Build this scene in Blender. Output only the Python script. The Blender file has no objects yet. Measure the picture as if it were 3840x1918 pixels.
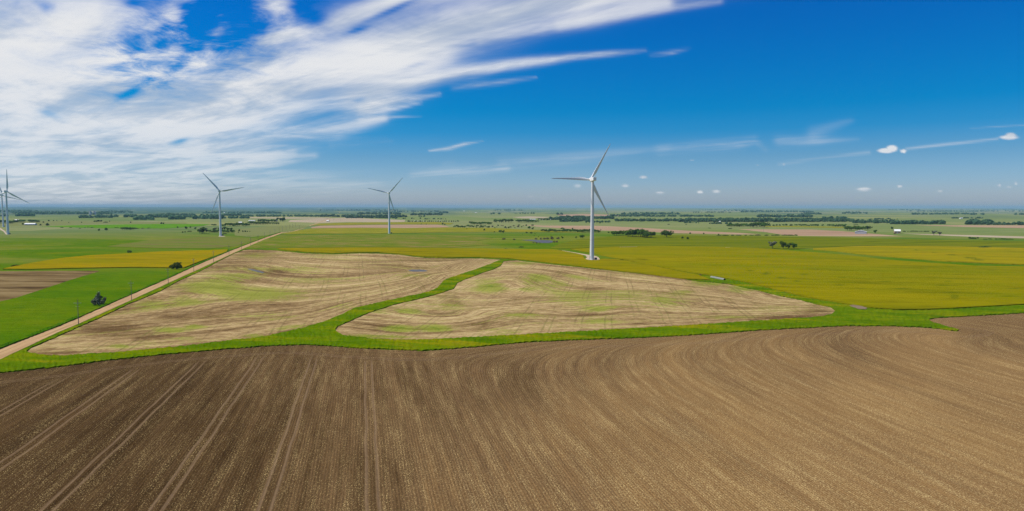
import bpy, bmesh, math, random
import numpy as np
from mathutils import Vector, Matrix
from mathutils.geometry import delaunay_2d_cdt

S = bpy.context.scene
COL = S.collection
R = math.radians
random.seed(7)

# ------------------------------------------------------------------ camera
CAM_H = 52.3
FPX = 2600.0                      # focal length in pixels of a 3840 px wide picture
PITCH = math.atan(180.5 / FPX)
ROLL = math.atan(7.0 / 3840.0)
fwd = Vector((0, math.cos(PITCH), -math.sin(PITCH)))
rgt0 = Vector((1, 0, 0))
up0 = rgt0.cross(fwd)
rgt = (rgt0 * math.cos(ROLL) + up0 * math.sin(ROLL)).normalized()
upv = rgt.cross(fwd)
cd = bpy.data.cameras.new('camera')
cam = bpy.data.objects.new('camera', cd)
COL.objects.link(cam)
cam.matrix_world = Matrix(((rgt.x, upv.x, -fwd.x, 0), (rgt.y, upv.y, -fwd.y, 0), (rgt.z, upv.z, -fwd.z, CAM_H), (0, 0, 0, 1)))
cd.sensor_fit = 'HORIZONTAL'
cd.sensor_width = 36.0
cd.lens = 36.0 * FPX / 3840.0
cd.clip_start = 1.0
cd.clip_end = 400000.0
S.camera = cam

# ------------------------------------------------------------------ sun, world, exposure
SUN = Vector((-0.545, 0.022, 0.838)).normalized()
sl = bpy.data.lights.new('sun', 'SUN')
sl.energy = 4.9
sl.angle = R(0.5)
sl.color = (1.0, 0.93, 0.82)
so = bpy.data.objects.new('sun', sl)
so.rotation_euler = SUN.to_track_quat('Z', 'Y').to_euler()
COL.objects.link(so)

W = bpy.data.worlds.new("World")
S.world = W
W.use_nodes = True
wt = W.node_tree
bg = wt.nodes['Background']
st = wt.nodes.new('ShaderNodeTexSky')
st.sky_type = 'NISHITA'
st.sun_disc = False
st.sun_elevation = math.asin(SUN.z)
st.sun_rotation = math.atan2(SUN.x, SUN.y)
st.altitude = 400
tc = wt.nodes.new('ShaderNodeTexCoord')
sx = wt.nodes.new('ShaderNodeSeparateXYZ')
wt.links.new(tc.outputs['Generated'], sx.inputs[0])
rp = wt.nodes.new('ShaderNodeValToRGB')
# clear air of a deep summer blue: gain on the sky colour by height above the horizon
stops = [(0.0, (.95, 1.02, 1.42)), (.035, (.58, .85, 1.30)), (.07, (.32, .67, 1.08)), (.105, (.07, .58, 1.06)),
         (.135, (.0, .55, 1.04)), (.29, (.0, .43, 1.13)), (.5, (.15, .55, 1.1)), (.9, (.6, .8, 1.0))]
cr = rp.color_ramp
while len(cr.elements) < len(stops):
    cr.elements.new(0.5)
for e, (p, c) in zip(cr.elements, stops):
    e.position = p
    e.color = (*[v / 1.3 for v in c], 1)
wt.links.new(sx.outputs[2], rp.inputs[0])
mx = wt.nodes.new('ShaderNodeMix')
mx.data_type = 'RGBA'
mx.blend_type = 'MULTIPLY'
mx.inputs[0].default_value = 1
wt.links.new(st.outputs[0], mx.inputs[6])
wt.links.new(rp.outputs[0], mx.inputs[7])
wt.links.new(mx.outputs[2], bg.inputs[0])
bg.inputs[1].default_value = 0.125

S.view_settings.view_transform = 'Standard'
S.view_settings.look = 'None'
S.view_settings.exposure = 0.0
S.view_settings.gamma = 1.0
S.cycles.max_bounces = 5
S.cycles.diffuse_bounces = 3
S.cycles.glossy_bounces = 2
S.cycles.transmission_bounces = 2
S.cycles.volume_bounces = 1
S.cycles.transparent_max_bounces = 8
S.cycles.use_denoising = True
S.cycles.denoising_prefilter = 'NONE'
S.cycles.denoising_input_passes = 'RGB_ALBEDO_NORMAL'
S.cycles.sample_clamp_indirect = 4.0

# ------------------------------------------------------------------ geometry of the view onto the land
fw, rg, uv = (np.array(v) for v in (fwd, rgt, upv))

def dirs(px, py):
    px = np.asarray(px, float)
    py = np.asarray(py, float)
    d = fw[None] * FPX + rg[None] * (px.reshape(-1, 1) - 1920) - uv[None] * (py.reshape(-1, 1) - 959)
    return d / np.linalg.norm(d, axis=1, keepdims=True)

_rs = np.random.RandomState(3)
_waves = [(_rs.uniform(0, 2 * math.pi), L, _rs.uniform(0, 6.28), A) for L, A in
          [(9000, 1.), (7000, .8), (5200, .7), (3900, .6), (2700, .5), (2000, .35), (1400, .25), (1000, .15), (12000, .8), (700, .1)]]

def sm(a, b, x):
    t = np.clip((x - a) / (b - a), 0, 1)
    return t * t * (3 - 2 * t)

def H(x, y):
    """height of the land: level near by, gently rolling far off"""
    r = np.hypot(x, y)
    n = 0
    for a, L, p, A in _waves:
        n = n + A * np.sin((x * math.cos(a) + y * math.sin(a)) * 2 * math.pi / L + p)
    e = sm(4200, 9500, r)
    f = sm(14000, 30000, r)
    g = sm(32000, 44000, r)
    return e * 3.4 * n - 3.0 * e + f * (26 + 2.8 * n) + g * 14

def land(px, py):
    """points of the land seen at picture positions"""
    d = dirs(px, py)
    dz = np.minimum(d[:, 2], -52.0 / 60000)
    t = CAM_H / -dz
    t = np.minimum(t, 44000)
    far = t > 4000
    if far.any():
        for i in np.where(far)[0]:
            s = np.concatenate([np.geomspace(3500, 44000, 260)])
            X, Y, Z = d[i, 0] * s, d[i, 1] * s, CAM_H + d[i, 2] * s
            hit = np.where(Z < H(X, Y))[0]
            t[i] = s[hit[0]] if len(hit) else 43500
    X, Y = d[:, 0] * t, d[:, 1] * t
    return X, Y

def gp(px, py):
    X, Y = land([px], [py])
    return float(X[0]), float(Y[0])

# ------------------------------------------------------------------ material helper
class M:
    def __init__(s, name, rough=0.9, spec=0.2):
        s.m = bpy.data.materials.new(name)
        s.m.use_nodes = True
        s.t = s.m.node_tree
        s.b = s.t.nodes['Principled BSDF']
        s.b.inputs['Roughness'].default_value = rough
        s.b.inputs['Specular IOR Level'].default_value = spec
        s.out = s.t.nodes['Material Output']
        s._p = None

    def n(s, typ, **kw):
        x = s.t.nodes.new(typ)
        for k, v in kw.items():
            setattr(x, k, v)
        return x

    def set(s, inp, v):
        if hasattr(v, 'is_linked') or isinstance(v, bpy.types.NodeSocket):
            s.t.links.new(v, inp)
        else:
            inp.default_value = v

    def pos(s):
        if s._p is None:
            s._p = s.n('ShaderNodeNewGeometry').outputs['Position']
        return s._p

    def map(s, v, rot=0, sc=(1, 1, 1)):
        a = s.n('ShaderNodeMapping', vector_type='POINT')
        s.t.links.new(v, a.inputs[0])
        a.inputs['Rotation'].default_value = (0, 0, rot)
        b = s.n('ShaderNodeVectorMath', operation='MULTIPLY')
        s.t.links.new(a.outputs[0], b.inputs[0])
        b.inputs[1].default_value = sc
        return b.outputs[0]

    def xyz(s, x=0., y=0., z=0.):
        c = s.n('ShaderNodeCombineXYZ')
        for i, v in enumerate((x, y, z)):
            s.set(c.inputs[i], v)
        return c.outputs[0]

    def sep(s, v):
        c = s.n('ShaderNodeSeparateXYZ')
        s.t.links.new(v, c.inputs[0])
        return c.outputs

    def attr(s, name):
        return s.n('ShaderNodeAttribute', attribute_name=name).outputs['Fac']

    def noise(s, v, sc=1., det=2., ro=.5, dist=0., col=False):
        x = s.n('ShaderNodeTexNoise')
        s.t.links.new(v, x.inputs['Vector'])
        x.inputs['Scale'].default_value = sc
        x.inputs['Detail'].default_value = det
        x.inputs['Roughness'].default_value = ro
        x.inputs['Distortion'].default_value = dist
        return x.outputs['Color' if col else 'Fac']

    def op(s, o, a, b=0., c=0.):
        x = s.n('ShaderNodeMath', operation=o)
        s.set(x.inputs[0], a)
        s.set(x.inputs[1], b)
        if o in ('MULTIPLY_ADD', 'PINGPONG', 'WRAP', 'SMOOTH_MIN'):
            s.set(x.inputs[2], c)
        return x.outputs[0]

    def rng(s, v, a, b, c=0., d=1., smooth=True):
        x = s.n('ShaderNodeMapRange')
        if smooth:
            x.interpolation_type = 'SMOOTHSTEP'
        s.set(x.inputs[0], v)
        for i, q in enumerate((a, b, c, d)):
            s.set(x.inputs[i + 1], q)
        return x.outputs[0]

    def mix(s, f, a, b, mode='MIX'):
        x = s.n('ShaderNodeMix', data_type='RGBA', blend_type=mode)
        s.set(x.inputs[0], f)
        for i, q in ((6, a), (7, b)):
            s.set(x.inputs[i], (*q, 1) if isinstance(q, tuple) and len(q) == 3 else q)
        return x.outputs[2]

    def ramp(s, f, stops, const=False):
        x = s.n('ShaderNodeValToRGB')
        r = x.color_ramp
        if const:
            r.interpolation = 'CONSTANT'
        while len(r.elements) < len(stops):
            r.elements.new(.5)
        for e, (p, c) in zip(r.elements, stops):
            e.position = p
            e.color = (*c, 1)
        s.set(x.inputs[0], f)
        return x.outputs[0]

    def bump(s, h, strength=.5, dist=.1):
        x = s.n('ShaderNodeBump')
        s.set(x.inputs['Height'], h)
        x.inputs['Strength'].default_value = strength
        x.inputs['Distance'].default_value = dist
        s.t.links.new(x.outputs[0], s.b.inputs['Normal'])

    def color(s, c):
        s.set(s.b.inputs['Base Color'], (*c, 1) if isinstance(c, tuple) else c)
        return s

def plain(name, c, rough=.6, spec=.3, var=.12, sc=2.0, metal=0.):
    m = M(name, rough, spec)
    n = m.noise(m.pos(), sc, 4)
    m.color(m.mix(m.rng(n, .3, .7), tuple(v * (1 - var) for v in c), tuple(min(1, v * (1 + var)) for v in c)))
    m.b.inputs['Metallic'].default_value = metal
    return m.m

def azrot(px):
    """rotation that turns world x,y into (across, along) for rows running towards the horizon at picture x"""
    return math.atan((px - 1920) / FPX)

# ------------------------------------------------------------------ object helpers
def link(name, me, mats, parent=None, smooth=False):
    o = bpy.data.objects.new(name, me)
    COL.objects.link(o)
    for m in (mats if isinstance(mats, (list, tuple)) else [mats]):
        me.materials.append(m)
    if parent:
        o.parent = parent
    if smooth:
        me.polygons.foreach_set('use_smooth', [True] * len(me.polygons))
    return o

def mesh(name, v, f):
    me = bpy.data.meshes.new(name)
    me.from_pydata([tuple(map(float, p)) for p in v], [], [tuple(map(int, q)) for q in f])
    me.update()
    return me

def tag(o, label, cat, group=None):
    o['label'] = label
    o['category'] = cat
    if group:
        o['group'] = group
    return o

def struct(o):
    o['kind'] = 'structure'
    return o

def empty(name, loc, rz=0, sc=1):
    o = bpy.data.objects.new(name, None)
    COL.objects.link(o)
    o.location = loc
    o.rotation_euler = (0, 0, rz)
    o.scale = (sc, sc, sc)
    o.empty_display_size = .5
    return o

class BM:
    def __init__(s):
        s.v, s.f = [], []

    def add(s, v, f):
        o = len(s.v)
        s.v += [tuple(p) for p in v]
        s.f += [tuple(i + o for i in q) for q in f]

    def box(s, x0, y0, z0, x1, y1, z1):
        s.add([(x0, y0, z0), (x1, y0, z0), (x1, y1, z0), (x0, y1, z0), (x0, y0, z1), (x1, y0, z1), (x1, y1, z1), (x0, y1, z1)],
              [(0, 3, 2, 1), (4, 5, 6, 7), (0, 1, 5, 4), (1, 2, 6, 5), (2, 3, 7, 6), (3, 0, 4, 7)])

    def tube(s, p0, p1, r0, r1, n=8, cap=True):
        a, b = Vector(p0), Vector(p1)
        d = (b - a).normalized()
        t = d.orthogonal().normalized()
        u = d.cross(t)
        vs = [c + (t * math.cos(2 * math.pi * i / n) + u * math.sin(2 * math.pi * i / n)) * r for c, r in ((a, r0), (b, r1)) for i in range(n)]
        fs = [(i, (i + 1) % n, (i + 1) % n + n, i + n) for i in range(n)]
        if cap:
            fs += [tuple(range(n - 1, -1, -1)), tuple(range(n, 2 * n))]
        s.add(vs, fs)

    def build(s, name, mat, parent=None, smooth=False):
        return link(name, mesh(name, s.v, s.f), mat, parent, smooth)

# ------------------------------------------------------------------ fields laid on the land
def hsh(a, b):
    x = math.sin(a * 12.9898 + b * 78.233) * 43758.5453
    return x - math.floor(x)

def dens(poly, step=9.0, jit=.0, closed=True):
    out = []
    n = len(poly)
    for i in range(n if closed else n - 1):
        a, b = poly[i], poly[(i + 1) % n]
        L = math.hypot(b[0] - a[0], b[1] - a[1])
        k = max(1, int(L / step))
        for j in range(k):
            t = j / k
            x, y = a[0] + (b[0] - a[0]) * t, a[1] + (b[1] - a[1]) * t
            if j and jit:
                sc = jit * min(1.6, max(.15, (y - 800) / 350))
                y += (hsh(round(x), 3.1) - .5) * 2 * sc
            out.append((x, y))
    return out

def inside(poly, x, y):
    c = np.zeros(len(x), bool)
    n = len(poly)
    for i in range(n):
        x0, y0 = poly[i]
        x1, y1 = poly[(i + 1) % n]
        if y0 == y1:
            continue
        k = ((y0 > y) != (y1 > y)) & (x < (x1 - x0) * (y - y0) / (y1 - y0) + x0)
        c ^= k
    return c

def lay(name, polys, z, mat, holes=(), step=14, edge=9, jit=0., attrs=None, skirt=True, bumpz=0.):
    """a sheet of land cover with its own height, outlined as seen, laid on the land"""
    vpx, edges = [], []
    P = [dens(p, edge, jit) for p in polys]
    Hh = [dens(p, edge, jit) for p in holes]
    for p in P + Hh:
        o = len(vpx)
        vpx += p
        edges += [(o + i, o + (i + 1) % len(p)) for i in range(len(p))]
    nb = len(vpx)
    xs = [q[0] for p in P for q in p]
    ys = [q[1] for p in P for q in p]
    rs = np.random.RandomState(1)
    gy = []
    y = min(ys)
    while y < max(ys):
        gy.append(y)
        y += max(2.5, min(step, (y - 790) * .06)) if y > 800 else 2
    gx, gyy = [], []
    for q in gy:
        st_ = step * 1.0
        xx = np.arange(min(xs), max(xs), st_) + rs.uniform(0, st_)
        gx.append(xx)
        gyy.append(np.full(len(xx), q) + rs.uniform(-.2, .2, len(xx)))
    gx, gyy = np.concatenate(gx), np.concatenate(gyy)
    k = np.zeros(len(gx), bool)
    for p in P:
        k |= inside(p, gx, gyy)
    for h in Hh:
        k &= ~inside(h, gx, gyy)
    # keep clear of the outline
    B = np.array(vpx)
    gx, gyy = gx[k], gyy[k]
    keep = []
    for i0 in range(0, len(gx), 2000):
        d = ((gx[i0:i0 + 2000, None] - B[None, :, 0]) ** 2 + ((gyy[i0:i0 + 2000, None] - B[None, :, 1]) * 2) ** 2).min(1)
        keep.append(d > 9)
    keep = np.concatenate(keep) if keep else np.zeros(0, bool)
    vpx += list(zip(gx[keep].tolist(), gyy[keep].tolist()))
    r = delaunay_2d_cdt([Vector(p) for p in vpx], edges, [], 0, 1e-4)
    V = np.array([(p.x, p.y) for p in r[0]])
    F = [tuple(f) for f in r[2]]
    C = V[np.array(F)].mean(1)
    ok = np.zeros(len(F), bool)
    for p in P:
        ok |= inside(p, C[:, 0], C[:, 1])
    for h in Hh:
        ok &= ~inside(h, C[:, 0], C[:, 1])
    F = [f for f, o in zip(F, ok) if o]
    X, Y = land(V[:, 0], V[:, 1])
    Z = H(X, Y) + z
    nV = len(V)
    if bumpz:
        rr = np.random.RandomState(5)
        Z = Z + rr.uniform(-bumpz, bumpz, nV)
    verts = list(zip(X, Y, Z))
    # make faces look up
    F = [f if (X[f[1]] - X[f[0]]) * (Y[f[2]] - Y[f[0]]) - (X[f[2]] - X[f[0]]) * (Y[f[1]] - Y[f[0]]) > 0 else f[::-1] for f in F]
    if skirt:
        cnt = {}
        for f in F:
            for i in range(3):
                a, b = f[i], f[(i + 1) % 3]
                cnt.setdefault((min(a, b), max(a, b)), []).append((a, b))
        low = {}
        for e, l in cnt.items():
            if len(l) == 1:
                a, b = l[0]
                for q in (a, b):
                    if q not in low:
                        low[q] = len(verts)
                        verts.append((X[q], Y[q], H(X[q], Y[q]) - .3))
                F.append((b, a, low[a], low[b]))
        V = np.vstack([V, V[list(low.keys())]]) if low else V
    me = mesh(name, verts, F)
    if attrs:
        for an, fn in attrs.items():
            val = np.asarray(fn(V[:, 0], V[:, 1]), np.float32)
            at = me.attributes.new(an, 'FLOAT', 'POINT')
            at.data.foreach_set('value', val)
    return struct(link(name, me, mat))

def blobs(L):
    def f(x, y):
        s = np.zeros(len(x))
        for bx, by, rx, ry, a in L:
            s = np.maximum(s, a * np.exp(-(((x - bx) / rx) ** 2 + ((y - by) / ry) ** 2))) if a > 0 else s + a * np.exp(-(((x - bx) / rx) ** 2 + ((y - by) / ry) ** 2))
        return s
    return f

def polydist(lines):
    """distance in metres on the land to the nearest of several traced lines"""
    G = []
    for l in lines:
        p = dens(l, 25, 0, False) + [l[-1]]
        X, Y = land([q[0] for q in p], [q[1] for q in p])
        G.append(np.stack([X, Y], 1))

    def f(x, y):
        X, Y = land(x, y)
        Q = np.stack([X, Y], 1)
        best = np.full(len(Q), 1e9)
        for g in G:
            for a, b in zip(g[:-1], g[1:]):
                ab = b - a
                t = np.clip(((Q - a) @ ab) / max(1e-9, ab @ ab), 0, 1)
                d = np.hypot(*(Q - a - t[:, None] * ab).T)
                best = np.minimum(best, d)
        return best
    return f

def interp_field(curves):
    """smooth field through traced curves, each with its own value (in metres)"""
    pts, val = [], []
    for v, c in curves:
        for q in dens(c, 70, 0, False) + [c[-1]]:
            pts.append(q)
            val.append(v)
    X, Y = land([p[0] for p in pts], [p[1] for p in pts])
    A = np.stack([X, Y], 1) / 100.0
    val = np.array(val, float)
    n = len(A)
    K = np.sqrt(((A[:, None] - A[None]) ** 2).sum(2) + .05)
    Pm = np.hstack([np.ones((n, 1)), A])
    L = np.zeros((n + 3, n + 3))
    L[:n, :n] = K + np.eye(n) * -.02
    L[:n, n:] = Pm
    L[n:, :n] = Pm.T
    w = np.linalg.solve(L, np.concatenate([val, [0, 0, 0]]))

    def f(x, y):
        X, Y = land(x, y)
        Q = np.stack([X, Y], 1) / 100.0
        D = np.sqrt(((Q[:, None] - A[None]) ** 2).sum(2) + .05)
        return D @ w[:n] + np.hstack([np.ones((len(Q), 1)), Q]) @ w[n:]
    return f

# ---- outlines as traced
SOIL_TOP = [(-700, 1495), (-300, 1448), (0, 1400.6), (100, 1391), (204.5, 1380), (409, 1353.6), (613, 1331.6), (818, 1313.7), (1022, 1298.5), (1150, 1295),
            (1262, 1301), (1316, 1306), (1415, 1311), (1589, 1318), (1722, 1308.6), (1850, 1297), (1978, 1285), (2131, 1278), (2284, 1273), (2511, 1263.6),
            (2680, 1253), (2840, 1241), (2961.6, 1234.7), (3163.6, 1224.6), (3325, 1224.6), (3446, 1228.7), (3530, 1236), (3588, 1244.5)]
TIP = [(3596, 1238.8), (3547.5, 1226.7), (3515, 1216), (3487, 1206.5), (3483, 1200), (3507, 1195), (3608, 1189.5), (3840, 1176), (4500, 1138)]
FORE = SOIL_TOP + TIP + [(6800, 1045), (6800, 2700), (-2600, 2700), (-2600, 1790)]
M1 = [(98.8, 1320), (115.6, 1307), (149, 1294), (224, 1260.5), (298, 1227), (373, 1195), (485, 1141), (597, 1096), (671, 1055), (746, 1021.7), (820.6, 980.7),
      (876.5, 952.7), (914, 939), (936, 936.7), (1036.6, 940.5), (1141, 951), (1253, 954.6), (1346, 951.5), (1421, 952), (1495, 956.5), (1588.6, 968),
      (1700, 970.6), (1800, 970), (1881, 975), (1800, 1006), (1737.8, 1027), (1690, 1042), (1663, 1055), (1641, 1081), (1607, 1096), (1514, 1116.8),
      (1402, 1141), (1327.6, 1157.9), (1271.6, 1185.8), (1215.7, 1208), (1141, 1230.6), (1029, 1256.7), (960, 1269.8), (880, 1277), (708.7, 1299.6),
      (485, 1320), (335.7, 1331), (223.8, 1338), (149, 1333), (112, 1325.7)]
M2 = [(1889, 981), (1937, 977), (2042, 989.7), (2120, 998), (2282, 1015), (2440, 1032.5), (2535, 1042), (2608, 1055.5), (2729, 1065.7), (2800, 1083),
      (2840, 1090), (2921, 1111.5), (3002, 1126.5), (3062.6, 1143.8), (3115, 1154), (3133, 1168), (3119, 1180), (3083, 1189.5), (2961.6, 1198),
      (2840, 1205), (2608, 1221), (2365.6, 1235), (2123, 1248), (1921, 1260), (1800, 1266), (1626, 1275), (1500, 1278), (1402, 1275), (1290, 1260.4), (1262, 1247),
      (1256.7, 1238), (1268, 1225), (1309, 1208), (1383.5, 1174.6), (1476.7, 1145), (1588.6, 1118.7), (1644.5, 1103.8), (1700.5, 1085), (1715, 1062.7),
      (1749, 1047.8), (1812.5, 1023.6), (1850, 1012), (1878, 998)]
ROAD_LO = [(-700, 1665), (0, 1349), (220, 1246), (293, 1216), (380, 1177.5), (500, 1123), (630, 1063), (727, 1019), (760, 1004), (859, 957.5), (940, 921.3),
           (992, 899), (1031, 885.5), (1060, 874)]
ROAD_UP = [(-700, 1600), (0, 1311), (220, 1226), (293, 1195), (380, 1156), (500, 1103), (650, 1037), (727, 1001), (760, 986.5), (859, 944), (940, 912.5),
           (992, 893), (1031, 879.5), (1055, 872)]
VERGE = [(-700, 1490)] + SOIL_TOP[1:] + TIP[:] + [(4500, 1105), (3840, 1146.5), (3608, 1159.5), (3487, 1165.5), (3365, 1166.5), (3265, 1160), (3184, 1147),
         (3115, 1136), (3002, 1114), (2881, 1084), (2800, 1063), (2721, 1048), (2660, 1038), (2612, 1031), (2660, 1050), (2668, 1056), (2567, 1050.5), (2406, 1029.5), (2204, 1006.5), (2042, 986.5),
         (1917, 973.3), (1881, 972.5), (1800, 967.5), (1700, 968.5), (1588.6, 966.5), (1495, 955), (1421, 950.3), (1346, 950), (1253, 953), (1141, 949.4), (1036, 939), (960, 935),
         (914, 934), (859, 961), (780, 998), (700, 1034), (630, 1068), (500, 1128), (380, 1182), (293, 1221), (220, 1251), (0, 1355), (-700, 1672)]
W1 = [(1040, 934), (1141, 932), (1365, 929.6), (1626, 932), (1840, 935), (1961.6, 936.7), (2060, 937.2), (2097, 941), (2125, 946), (2165, 953.5), (2186, 959), (2190, 972), (2205, 978), (2245, 978.5), (2256, 974),
      (2300, 974), (2406, 991), (2527, 1017), (2620, 1035), (2664, 1052.5), (2567, 1048.5), (2406, 1028), (2204, 1005), (2042, 985.5), (1917, 972), (1800, 966.4),
      (1700, 967), (1588.6, 965), (1495, 953.5), (1421, 948.5), (1346, 948.5), (1253, 951.5), (1159, 948), (1085, 941.5)]
W2 = [(2138.7, 936), (2257, 930.5), (2325, 927.8), (2487, 925), (2689, 929), (2840, 932.5), (3000, 945), (3163, 957.8), (3326, 977), (3489.6, 989), (3652.7, 1000),
      (3840, 1003), (6600, 1025), (6600, 1040), (3840, 1145), (3608, 1158), (3487, 1164), (3365, 1165), (3265, 1158.5), (3184, 1145.5), (3115, 1134.5), (3002, 1112),
      (2881, 1082), (2800, 1061), (2721, 1046), (2660, 1035), (2608, 1028), (2487, 1006), (2345, 978), (2256, 959.5), (2200, 948)]
W3 = [(3049, 934), (3163, 928), (3293.7, 923.6), (3489.6, 925), (3652.7, 928.5), (3840, 932.4), (6600, 960), (6600, 1015), (3840, 995), (3685, 988.8), (3555, 983),
      (3391.6, 970.9), (3228.5, 956), (3130.5, 944), (3049, 938)]
WL = [(10, 1011.5), (56, 1001), (112, 990), (223.8, 971.4), (335.7, 960), (485, 952.7), (597, 946.4), (854, 937.8), (850.5, 946), (802, 964), (746, 984.4),
      (708.7, 999.4), (690, 1007), (619, 1006), (485, 1005), (261, 1008.7), (112, 1012.4)]
BL = [(-900, 1012), (0, 1018), (365.5, 1016), (373, 1018.8), (335.7, 1029), (261, 1051.6), (149, 1088.9), (56, 1118.7), (0, 1130.7), (-900, 1400)]

# ------------------------------------------------------------------ ground sheet
def ground_material():
    m = M('pasture_and_farmland', .95, 0.)
    p = m.pos()
    pa = m.map(p, azrot(1335))
    x, y, _ = m.sep(pa)
    r = m.op('MULTIPLY', m.n('ShaderNodeVectorMath', operation='LENGTH').outputs['Value'], 1.)
    ln = m.t.nodes[-2] if False else None
    vl = m.n('ShaderNodeVectorMath', operation='LENGTH')
    m.t.links.new(p, vl.inputs[0])
    r = vl.outputs['Value']
    # grassland
    n1 = m.noise(m.map(p, azrot(2000), (.010, .02, .01)), 1, 6, .6)
    n2 = m.noise(m.map(p, 0, (.06, .25, .1)), 1, 5, .65)
    n3 = m.noise(m.map(p, .2, (.0022, .006, .01)), 1, 4, .6, .8)
    g = m.ramp(n1, [(.25, (.045, .118, .0008)), (.46, (.070, .150, .001)), (.60, (.110, .162, .0015)), (.75, (.185, .152, .004))])
    g = m.mix(m.rng(n2, .35, .7, 0, .5), g, (.050, .100, .0006))
    n5 = m.noise(m.map(p, azrot(1900), (.11, .34, .1)), 1, 6, .78)
    g = m.mix(m.rng(n5, .52, .66, 0, .6), g, (.130, .195, .0015))
    g = m.mix(m.rng(n5, .47, .36, 0, .6), g, (.036, .080, .001))
    drab = m.ramp(n2, [(.3, (.110, .165, .008)), (.48, (.165, .180, .020)), (.66, (.23, .195, .060))])
    fd = m.op('MULTIPLY', m.rng(n3, .42, .6), m.rng(r, 520, 1000))
    g = m.mix(m.op('MULTIPLY', fd, .8), g, drab)
    yel = m.rng(m.noise(m.map(p, .1, (.02, .08, .1)), 1, 5, .7), .6, .7, 0, .75)
    g = m.mix(m.op('MULTIPLY', yel, m.rng(r, 450, 800)), g, (.26, .26, .002))
    # farmland of square fields further off
    wx = m.op('MULTIPLY_ADD', m.noise(m.map(p, 0, (.0008, .0008, 0)), 1, 2), 90, x)
    wy = m.op('MULTIPLY_ADD', m.noise(m.map(p, 1, (.0008, .0008, 0)), 1, 2), 260, y)
    cx = m.op('FLOOR', m.op('DIVIDE', wx, 640.))
    off = m.op('MULTIPLY', m.op('SINE', m.op('MULTIPLY', cx, 47.3)), 300.)
    cy = m.op('FLOOR', m.op('DIVIDE', m.op('ADD', wy, off), 560.))
    wn = m.n('ShaderNodeTexWhiteNoise', noise_dimensions='3D')
    m.t.links.new(m.xyz(cx, cy, 3.), wn.inputs[0])
    patch = m.ramp(wn.outputs['Value'], [(0, (.10, .165, .035)), (.18, (.15, .205, .05)), (.36, (.19, .22, .07)), (.50, (.23, .24, .09)), (.62, (.085, .145, .04)),
                                          (.74, (.26, .26, .08)), (.84, (.34, .27, .19)), (.92, (.13, .20, .03)), (.965, (.40, .33, .25))], True)
    pn = m.noise(m.map(p, azrot(1335), (.004, .02, .01)), 1, 5, .65)
    patch = m.mix(.55, patch, m.mix(m.rng(pn, .3, .7), (.10, .15, .045), (.24, .24, .11)))
    # scattered brush on the far land
    br = m.noise(m.map(p, azrot(1335), (.0022, .0006, .01)), 1, 10, .74)
    lf = m.rng(m.sep(p)[0], 1500, -3500, 0, .11)
    patch = m.mix(m.op('MULTIPLY', m.rng(m.op('ADD', br, lf), .535, .575, 0, .8), m.rng(r, 3800, 6500)), patch, (.030, .085, .075))
    c = m.mix(m.rng(r, 1150, 1900), g, patch)
    m.color(c)
    m.bump(m.noise(m.map(p, 0, (1, 2.2, 1)), .8, 6, .7), .6, .35)
    return m.m

def build_ground():
    az = np.concatenate([np.arange(-180, -60, 6), np.arange(-60, 60, .3), np.arange(60, 180, 6)])
    rad = np.concatenate([[0.01], np.geomspace(25, 3800, 26)[:-1], np.geomspace(3800, 46500, 150)])
    A = np.radians(az)
    X = (rad[:, None] * np.sin(A)[None]).ravel()
    Y = (rad[:, None] * np.cos(A)[None]).ravel()
    Z = H(X, Y)
    n = len(az)
    F = []
    for i in range(len(rad) - 1):
        for j in range(n):
            k = (j + 1) % n
            F.append((i * n + j, (i + 1) * n + j, (i + 1) * n + k, i * n + k))
    F = [f[::-1] for f in F]
    me = mesh('ground', list(zip(X, Y, Z)), F)
    struct(link('ground', me, ground_material(), smooth=True))

build_ground()

# ------------------------------------------------------------------ bare soil in front
ROWROT = azrot(1362)

def soil_tone(x, y):
    cps = [(-300, 1800, .12), (200, 1500, .16), (450, 1600, .10), (500, 1800, .10), (150, 1850, .14), (800, 1650, .13), (650, 1450, .12), (1000, 1800, .2), (1100, 1600, .24),
           (1250, 1450, .34), (1350, 1800, .3), (1500, 1600, .42), (1700, 1850, .5), (1900, 1650, .5), (1880, 1420, .36), (2050, 1800, .55), (2250, 1600, .66), (2500, 1850, .7), (2500, 1450, .72),
           (2900, 1600, .78), (3000, 1330, .66), (3150, 1270, .52), (3300, 1500, .82), (3600, 1750, .8), (3750, 1400, .74), (3050, 1850, .78), (2200, 1320, .5), (1600, 1345, .36), (1000, 1340, .26),
           (600, 1370, .2), (200, 1420, .17), (2700, 1300, .62), (3500, 1290, .72), (3700, 1240, .5), (3900, 1220, .5), (4300, 1500, .75)]
    w = np.zeros(len(x))
    v = np.zeros(len(x))
    for a, b, t in cps:
        k = 1.0 / ((((x - a) / 260) ** 2 + ((y - b) / 140) ** 2) ** 1.6 + .02)
        w += k
        v += k * t
    v = v / w
    v -= .07 * np.exp(-(((x - 1930 - (y - 1440) * .5) / 60) ** 2 + ((y - 1440) / 110) ** 2)) + .08 * np.exp(-(((x - 3130 - (y - 1290) * 1.6) / 110) ** 2 + ((y - 1360) / 110) ** 2))
    return np.clip(v, 0, 1)

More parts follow.
